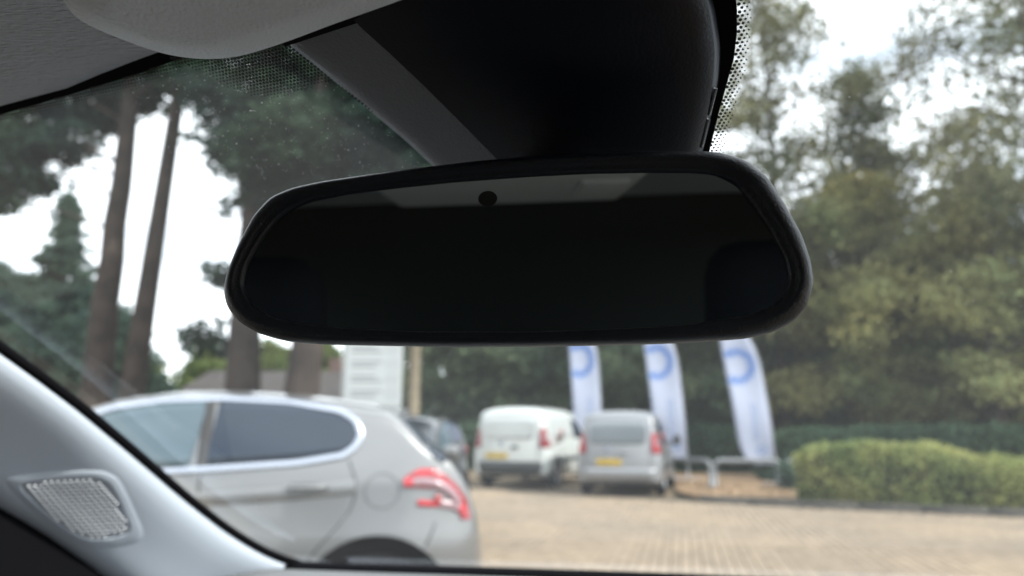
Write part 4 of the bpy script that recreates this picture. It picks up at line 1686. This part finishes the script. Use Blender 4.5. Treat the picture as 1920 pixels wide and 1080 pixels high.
hs = empty('house', (-13.5, 46, 0))
tag(hs, 'low brown house far off between the pine trunks', 'house')
mk('wall', *box_vf((0, 0, 1.3), (13, 7, 2.7)), M['brick'], hs, False)
mk('roof', [(-6.9, -4, 2.6), (6.9, -4, 2.6), (6.9, 4, 2.6), (-6.9, 4, 2.6), (-5.2, 0, 5.0), (5.2, 0, 5.0)], [(0, 1, 5, 4), (2, 3, 4, 5), (1, 2, 5), (3, 0, 4), (0, 3, 2, 1)], M['rooft'], hs, False)
mk('chimney', *box_vf((2.5, 0.3, 5.1), (0.7, 0.7, 1.4)), M['brick'], hs, False)
for x in (-4.2, -1.4, 1.6, 4.4):
    wf = mk('window', *box_vf((x, -3.52, 1.5), (1.5, 0.08, 1.2)), M['signw'], hs, False)
    for dx in (-0.36, 0.36):
        mk('pane', *box_vf((x + dx, -3.57, 1.5), (0.62, 0.04, 1.05)), M['pane'], wf, False)

# ------------------------------------------------------------------ vegetation
def foliage(name, c1, c2, scale=0.5, tr=0.42, isl=0.4):
    return mat(name, c1, 0.75, spec=0.15, noise=(scale, c2, 0.35, 0.65), island=isl, trans=tr)


M.update(
    bark=mat('bark', (0.085, 0.070, 0.058), 0.95, spec=0.1, noise=(3, (0.05, 0.042, 0.036)), bump=(9, 0.8, 0.04, (1, 1, 0.15))),
    bark_red=mat('pine_bark', (0.062, 0.049, 0.042), 0.95, spec=0.1, noise=(2.5, (0.036, 0.030, 0.027)), bump=(9, 0.8, 0.05, (1, 1, 0.15))),
    pine=foliage('pine_needles', (0.022, 0.044, 0.037), (0.036, 0.064, 0.036)),
    cypress=foliage('cypress_leaves', (0.042, 0.078, 0.066), (0.065, 0.105, 0.072)),
    oak=foliage('olive_leaves', (0.125, 0.17, 0.08), (0.26, 0.235, 0.095), 0.3),
    grey_leaf=foliage('grey_green_leaves', (0.10, 0.122, 0.075), (0.175, 0.165, 0.085), 0.3),
    wood=foliage('wood_leaves', (0.085, 0.132, 0.088), (0.14, 0.17, 0.09), 0.3),
    hedge=foliage('clipped_hedge_leaves', (0.185, 0.235, 0.085), (0.33, 0.335, 0.125), 1.3),
    dark_hedge=foliage('dark_hedge_leaves', (0.04, 0.078, 0.05), (0.06, 0.1, 0.058), 0.8),
    bright=foliage('bright_leaves', (0.10, 0.145, 0.045), (0.15, 0.175, 0.06), 0.4),
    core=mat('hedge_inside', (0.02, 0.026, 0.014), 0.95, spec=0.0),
)


def leaves(cen_, size, flat=0.0, rs=None):
    """quads with random orientation at cen_ (n,3)"""
    rs = rs or rng
    n = len(cen_)
    u = rs.normal(size=(n, 3))
    u[:, 2] *= (1 - flat)
    u /= np.linalg.norm(u, axis=1)[:, None]
    w = rs.normal(size=(n, 3))
    w -= np.sum(w * u, 1)[:, None] * u
    w /= np.linalg.norm(w, axis=1)[:, None]
    s_ = size * np.exp(rs.normal(0, 0.3, n))[:, None]
    a, b = u * s_, w * s_ * 0.55
    return np.stack([cen_ - a, cen_ + b, cen_ + a, cen_ - b], 1)


def clumps_to_points(cl, per, rs, flat=0.6):
    cl = np.asarray(cl)
    out_ = []
    for x, y, z, r in cl:
        n = max(6, int(per * r * r))
        p = rs.normal(size=(n, 3))
        p /= np.linalg.norm(p, axis=1)[:, None]
        p *= (rs.random(n) ** 0.45)[:, None] * r
        p[:, 2] *= flat
        out_.append(p + np.array([x, y, z]))
    return np.concatenate(out_)


def tree(name, label, cat, loc, seed, h, r0, z0, spread, leaf_m, bark_m, leaf_size, per, nl=26, cr=(0.45, 0.95), lean=(0, 0), shape='oval', flat=0.6, group=None, sides=10, top_thin=1.0):
    rs = np.random.default_rng(seed)
    root = empty(name, loc)
    tag(root, label, cat, group)
    zz = np.linspace(-0.2, h * 0.96, 14)
    wob = np.cumsum(rs.normal(0, 0.05, (14, 2)), 0)
    tp = np.stack([lean[0] * zz / h + wob[:, 0], lean[1] * zz / h + wob[:, 1], zz], 1)
    tr_ = r0 * (1 - 0.88 * np.clip(zz / h, 0, 1)) * (1 + 0.45 * np.exp(-np.clip(zz, 0, None) / 0.5))
    parts = [tube_vf(tp, tr_, sides)]
    cl = []
    for k in range(nl):
        q = (k + rs.random()) / nl
        z = z0 + (h - z0) * q ** 0.9
        if shape == 'oval':
            rad = spread * (0.45 + 0.75 * math.sin(math.pi * min(1, 0.15 + 0.85 * q))) * (1.15 - 0.75 * q)
        elif shape == 'cone':
            rad = spread * (1.02 - q)
        else:
            rad = spread * (0.7 + 0.3 * math.sin(math.pi * q))
        rad *= rs.uniform(0.65, 1.1)
        a = k * 2.4 + rs.uniform(-0.5, 0.5)
        b0 = np.array([np.interp(z, zz, tp[:, 0]), np.interp(z, zz, tp[:, 1]), z])
        rise = rs.uniform(-0.05, 0.45) * rad
        tip = b0 + np.array([math.cos(a) * rad, math.sin(a) * rad, rise])
        mid = (b0 + tip) / 2 + np.array([0, 0, 0.12 * rad]) + rs.normal(0, 0.08, 3)
        rb = max(0.02, np.interp(z, zz, tr_) * 0.45)
        parts.append(tube_vf([b0, mid, tip], [rb, rb * 0.6, rb * 0.2], 6))
        nc = 2 + int(rad * 1.6)
        for j in range(nc):
            t = 0.35 + 0.7 * (j + rs.random()) / nc
            p = b0 * (1 - t) + tip * t + rs.normal(0, 0.22 * rad ** 0.5, 3)
            cl.append((p[0], p[1], p[2] + 0.1, rs.uniform(*cr) * (1 if q < 0.6 else top_thin)))
    cl.append((tp[-1][0], tp[-1][1], h, cr[0]))
    v, f = join_vf(parts)
    mk('trunk', v, f, bark_m, root)
    pts = clumps_to_points(cl, per, rs, flat)
    quads('crown', leaves(pts, leaf_size, 0.2, rs), leaf_m, root)
    return root


def at(px, d):
    return ((px - 960) / FPX * d * 1.02, d, 0.0)


WG = 'trees of the wood on the right'
# tall trees on the right, sky showing through their tops
tree('tall_tree', 'tall thin grey-green tree rising beside the edge of the mirror housing', 'tree', at(1452, 25), 11, 20, 0.20, 3.0, 3.0, M['grey_leaf'], M['bark'], 0.09, 84, 64, (0.6, 1.15), group=WG)
tree('tall_tree', 'mid-height tree whose pointed top stands alone in the gap of sky', 'tree', at(1650, 26), 12, 14.6, 0.2, 2.5, 4.2, M['grey_leaf'], M['bark'], 0.10, 80, 66, (0.6, 1.2), group=WG, shape='cone')
tree('tall_tree', 'tallest grey-green tree at the right edge with overhanging boughs', 'tree', at(1960, 21), 13, 20, 0.25, 3.0, 4.4, M['grey_leaf'], M['bark'], 0.09, 84, 66, (0.6, 1.2), group=WG)
tree('olive_tree', 'broad olive-yellow tree in the middle of the wood above the dark hedge', 'tree', at(1600, 23), 14, 9.2, 0.2, 1.5, 3.2, M['oak'], M['bark'], 0.085, 230, 44, (0.5, 0.95), group=WG)
tree('olive_tree', 'olive-green tree at the right edge above the low end of the clipped hedge', 'tree', at(1850, 20.5), 15, 8.6, 0.18, 1.2, 3.0, M['oak'], M['bark'], 0.08, 230, 44, (0.5, 0.95), group=WG)
tree('dark_tree', 'dark green tree directly right of the mirror above the rightmost flag', 'tree', at(1430, 27), 16, 7.6, 0.2, 0.6, 3.6, M['wood'], M['bark'], 0.1, 330, 50, (0.6, 1.1), group=WG)
tree('dark_tree', 'dark green tree low behind the two rightmost flags', 'tree', at(1275, 29), 17, 9, 0.2, 0.5, 4.0, M['wood'], M['bark'], 0.1, 230, 52, (0.6, 1.15), group=WG)
tree('dark_tree', 'dark green tree behind the silver van between two flags', 'tree', at(1130, 31), 18, 12, 0.2, 0.5, 3.8, M['wood'], M['bark'], 0.1, 230, 50, (0.6, 1.15), group=WG)
tree('dark_tree', 'dark green tree rising behind the white van', 'tree', at(980, 31), 19, 12, 0.2, 0.4, 3.6, M['wood'], M['bark'], 0.1, 230, 50, (0.6, 1.15), group=WG)
tree('dark_tree', 'dark green tree just right of the pale timber post', 'tree', at(850, 30), 20, 10, 0.2, 0.4, 2.3, M['wood'], M['bark'], 0.1, 230, 42, (0.5, 1.0), group=WG)
tree('dark_tree', 'dark green tree behind the olive tree in the middle of the wood', 'tree', at(1740, 29), 21, 7.5, 0.2, 0.5, 4.0, M['wood'], M['bark'], 0.1, 300, 46, (0.6, 1.1), group=WG)
tree('dark_tree', 'dark green tree at the far right behind the olive tree', 'tree', at(2010, 27), 22, 7.5, 0.2, 0.5, 4.0, M['wood'], M['bark'], 0.1, 300, 46, (0.6, 1.1), group=WG)

# far wood that reads as one mass
rs = np.random.default_rng(5)
n = 28000
x = rs.uniform(-6.5, 40, n)
y = 38 + rs.uniform(0, 5, n)
top = 5.2 + 1.6 * np.sin(x * 0.7) + 1.0 * np.sin(x * 1.9 + 1) + np.clip((x + 6.5) * 0.5, -1, 2)
z = rs.random(n) ** 0.8 * top
tag(quads('far_wood', leaves(np.stack([x, y, z], 1), 0.2, 0.2, rs), M['wood']), 'dark mass of woodland filling the background behind the vans and flags', 'woodland', kind='stuff')


def hedge(name, label, line, half, hts, leaf_m, nleaf, size, seed, z0=0.05, cat='hedge'):
    rs = np.random.default_rng(seed)
    line = np.asarray(line, float)
    L_ = resample(line, 40, False)
    hh = np.interp(np.linspace(0, 1, 40), np.linspace(0, 1, len(hts)), hts)
    t = np.gradient(L_, axis=0)
    t /= np.linalg.norm(t, axis=1)[:, None]
    nn_ = np.stack([-t[:, 1], t[:, 0]], 1)
    root = empty(name, (L_[0][0], L_[0][1], 0))
    tag(root, label, cat)
    o_ = np.array([L_[0][0], L_[0][1], 0])
    prof_ = [(-0.86, 0.0), (-0.95, 0.3), (-0.93, 0.7), (-0.7, 0.93), (0, 0.97), (0.7, 0.93), (0.93, 0.7), (0.95, 0.3), (0.86, 0)]
    V = []
    for k in range(40):
        e_ = min(1, (0.35 + min(k, 39 - k) * 0.33))
        for a, b in prof_:
            V.append((L_[k][0] + nn_[k][0] * a * half * e_ - o_[0], L_[k][1] + nn_[k][1] * a * half * e_ - o_[1], z0 + b * hh[k] * (0.75 + 0.25 * e_) - 0.04))
    f = grid_faces(40, 9)
    f.append(tuple(range(9)))
    f.append(tuple(reversed(range(39 * 9, 40 * 9))))
    mk('hedge_core', V, f, M['core'], root)  # solid dark core under the skin of leaves
    # leaves on the skin of the hedge
    k = rs.uniform(0, 39, nleaf)
    a = rs.uniform(0, 8, nleaf)
    V = np.array(V).reshape(40, 9, 3)
    k0, a0 = k.astype(int), a.astype(int)
    kf, af = (k - k0)[:, None], (a - a0)[:, None]
    k1, a1 = np.minimum(k0 + 1, 39), np.minimum(a0 + 1, 8)
    p = (V[k0, a0] * (1 - kf) + V[k1, a0] * kf) * (1 - af) + (V[k0, a1] * (1 - kf) + V[k1, a1] * kf) * af
    lump = 0.05 * np.sin(p[:, 0] * 5 + p[:, 2] * 4) * np.sin(p[:, 1] * 4.1 + p[:, 2] * 5)
    p = p + rs.normal(0, 0.035, p.shape)
    cpos = V.mean(1)[k0]
    dv_ = p - cpos
    dv_ /= np.linalg.norm(dv_, axis=1)[:, None] + 1e-6
    p += dv_ * (0.03 + lump)[:, None]
    p[:, 2] = np.maximum(p[:, 2], 0.03)
    quads('foliage', leaves(p, size, 0.0, rs), leaf_m, root)
    return root


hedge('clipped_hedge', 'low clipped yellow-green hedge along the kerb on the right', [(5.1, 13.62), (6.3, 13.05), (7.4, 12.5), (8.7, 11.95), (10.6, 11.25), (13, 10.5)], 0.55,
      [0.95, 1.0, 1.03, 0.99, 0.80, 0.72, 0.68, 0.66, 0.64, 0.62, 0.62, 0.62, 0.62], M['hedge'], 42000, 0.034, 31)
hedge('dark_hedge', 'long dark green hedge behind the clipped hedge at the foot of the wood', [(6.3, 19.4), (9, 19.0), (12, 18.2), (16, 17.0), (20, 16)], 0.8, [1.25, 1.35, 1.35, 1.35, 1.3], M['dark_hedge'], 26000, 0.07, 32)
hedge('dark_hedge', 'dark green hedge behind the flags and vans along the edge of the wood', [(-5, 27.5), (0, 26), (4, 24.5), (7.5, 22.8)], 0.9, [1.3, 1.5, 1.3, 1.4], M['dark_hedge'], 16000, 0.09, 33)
# small plant between hoop and hedge
sp_root = empty('small_shrub', (5.86, 16.1, 0.05))
tag(sp_root, 'small leafy green shrub between the steel hoop and the clipped hedge', 'shrub')
rs = np.random.default_rng(44)
pts = rs.normal(0, 1, (900, 3)) * np.array([0.16, 0.16, 0.16]) + np.array([0, 0, 0.3])
pts[:, 2] = np.abs(pts[:, 2])
quads('foliage', leaves(pts, 0.045, 0, rs), M['cypress'], sp_root)
v, f = join_vf([tube_vf([(0, 0, -0.05), (dx * 0.5, dy * 0.5, 0.2), (dx, dy, 0.42)], [0.015, 0.01, 0.004], 5) for dx, dy in ((0.1, 0.05), (-0.1, 0.0), (0.0, -0.1), (0.05, 0.12))])
mk('stems', v, f, M['bark'], sp_root)

# pines on the left
PG = 'pines on the left'


def pine(label, px, d, h, r0, lean, seed, clumps, per=420, leaf=0.07, fork=None):
    rs = np.random.default_rng(seed)
    loc = at(px, d)
    root = empty('pine_tree', loc)
    tag(root, label, 'tree', PG)
    zz = np.linspace(-0.2, h, 14)
    wob = np.cumsum(rs.normal(0, 0.03, (14, 2)), 0)
    tp = np.stack([lean * zz / h + wob[:, 0], wob[:, 1], zz], 1)
    tr_ = r0 * (1 - 0.62 * np.clip(zz / h, 0, 1)) * (1 + 0.7 * np.exp(-np.clip(zz, 0, None) / 0.9))
    parts = [tube_vf(tp, tr_, 12)]
    if fork:
        zf = np.linspace(-0.2, h, 12)
        f0 = np.stack([fork[0] + (fork[1] - fork[0]) * np.clip(zf / h, 0, 1) + 0.0 * zf, 0.12 + 0 * zf, zf], 1)
        parts.append(tube_vf(f0, r0 * 0.82 * (1 - 0.6 * np.clip(zf / h, 0, 1)) * (1 + 0.6 * np.exp(-np.clip(zf, 0, None) / 0.9)), 12))
    cl = []
    for (cx, cz, rr_, nsub) in clumps:                 # crown masses: offset from the trunk, height, radius
        base = np.array([np.interp(cz - 0.6, zz, tp[:, 0]), 0, cz - 0.6])
        tipc = np.array([cx, rs.uniform(-0.5, 0.5), cz])
        parts.append(tube_vf([base, (base + tipc) / 2 + np.array([0, 0, 0.15]), tipc], [0.035, 0.028, 0.012], 6))
        for _ in range(nsub):
            q = rs.normal(size=3)
            q /= np.linalg.norm(q)
            q *= rr_ * rs.random() ** 0.4
            cl.append((cx + q[0], tipc[1] + q[1] * 1.1, cz + q[2] * 0.7, rs.uniform(0.28, 0.55)))
    v, f = join_vf(parts)
    mk('trunk', v, f, M['bark_red'], root)
    quads('crown', leaves(clumps_to_points(cl, per, rs, 0.55), leaf, 0.2, rs), M['pine'], root)
    return root


pine('twin-trunked pine with bare leaning stems against the bright sky', 205, 15.0, 10.5, 0.33, 0.06, 51,
     [(-2.5, 6.0, 0.55, 16), (-2.1, 6.7, 0.7, 26), (-1.5, 7.4, 0.75, 28), (-2.6, 7.5, 1.0, 36), (-0.9, 8.2, 0.7, 26), (-1.7, 8.4, 0.9, 34), (-0.1, 8.7, 0.55, 22), (-0.6, 9.2, 0.8, 28), (0.7, 9.1, 0.5, 18), (1.4, 8.9, 0.5, 18),
      (-3.6, 7.2, 1.2, 36), (0.4, 9.9, 1.1, 34)], per=520, fork=(0.50, 1.12))
pine('reddish pine trunk just left of the mirror carrying a dark crown', 470, 14.6, 10.8, 0.37, -0.1, 52,
     [(0.2, 5.9, 0.8, 34), (1.1, 5.8, 0.9, 38), (2.1, 5.7, 0.9, 38), (3.0, 5.8, 0.9, 34), (-0.15, 6.8, 0.8, 36), (0.9, 6.9, 1.0, 44), (2.1, 6.9, 1.0, 44), (-0.6, 7.8, 0.8, 36), (0.5, 8.0, 1.0, 44), (-1.2, 8.5, 0.6, 24), (1.8, 8.2, 1.1, 44), (0.0, 9.2, 1.0, 36),
      (-0.55, 4.35, 0.32, 5), (-0.75, 3.05, 0.34, 6)], per=520)
pine('thick reddish pine trunk showing under the mirror beside the white sign', 572, 13.6, 10.0, 0.34, 0.1, 53,
     [(0.3, 5.6, 0.9, 36), (1.3, 5.6, 1.0, 40), (0.3, 6.8, 1.1, 44), (1.9, 6.9, 1.1, 44), (-0.6, 6.4, 0.9, 34), (0.8, 8.0, 1.2, 44), (2.3, 5.6, 0.9, 34)], per=520)

tree('conifer_tree', 'dark blue-green pointed conifer at the left edge behind the twin pine', 'tree', at(112, 30), 61, 10.9, 0.2, 0.3, 3.2, M['cypress'], M['bark'], 0.08, 620, 170, (0.35, 0.6), shape='cone', top_thin=0.6, group='conifers on the left')
tree('conifer_tree', 'lower rounded conifer at the far left edge beside the pointed one', 'tree', at(5, 31), 62, 8.0, 0.2, 0.3, 3.0, M['cypress'], M['bark'], 0.09, 400, 50, (0.5, 0.9), shape='oval', group='conifers on the left')
tree('conifer_tree', 'dark low conifer filling the gap behind the base of the twin pine', 'tree', at(215, 28), 67, 5.6, 0.18, 0.2, 1.9, M['cypress'], M['bark'], 0.09, 420, 60, (0.45, 0.8), shape='oval', group='conifers on the left')
tree('green_tree', 'round sunlit bright green tree far off over the silver hatchback roof', 'tree', at(392, 50), 63, 6.4, 0.2, 0.8, 2.0, M['bright'], M['bark'], 0.14, 300, 34, (0.7, 1.2), group='far trees left of the wood')
tree('green_tree', 'yellow-green far tree left of the round bright one', 'tree', at(290, 55), 64, 6.0, 0.2, 0.8, 2.0, M['bright'], M['bark'], 0.14, 260, 34, (0.7, 1.2), group='far trees left of the wood')
tree('green_tree', 'bright green far tree between the pine trunks', 'tree', at(520, 52), 65, 6.8, 0.2, 0.8, 2.0, M['bright'], M['bark'], 0.14, 300, 34, (0.7, 1.2), group='far trees left of the wood')
tree('green_tree', 'green far tree beside the left edge of the white sign', 'tree', at(612, 54), 66, 7.4, 0.2, 0.8, 1.6, M['bright'], M['bark'], 0.14, 300, 34, (0.6, 1.0), group='far trees left of the wood')
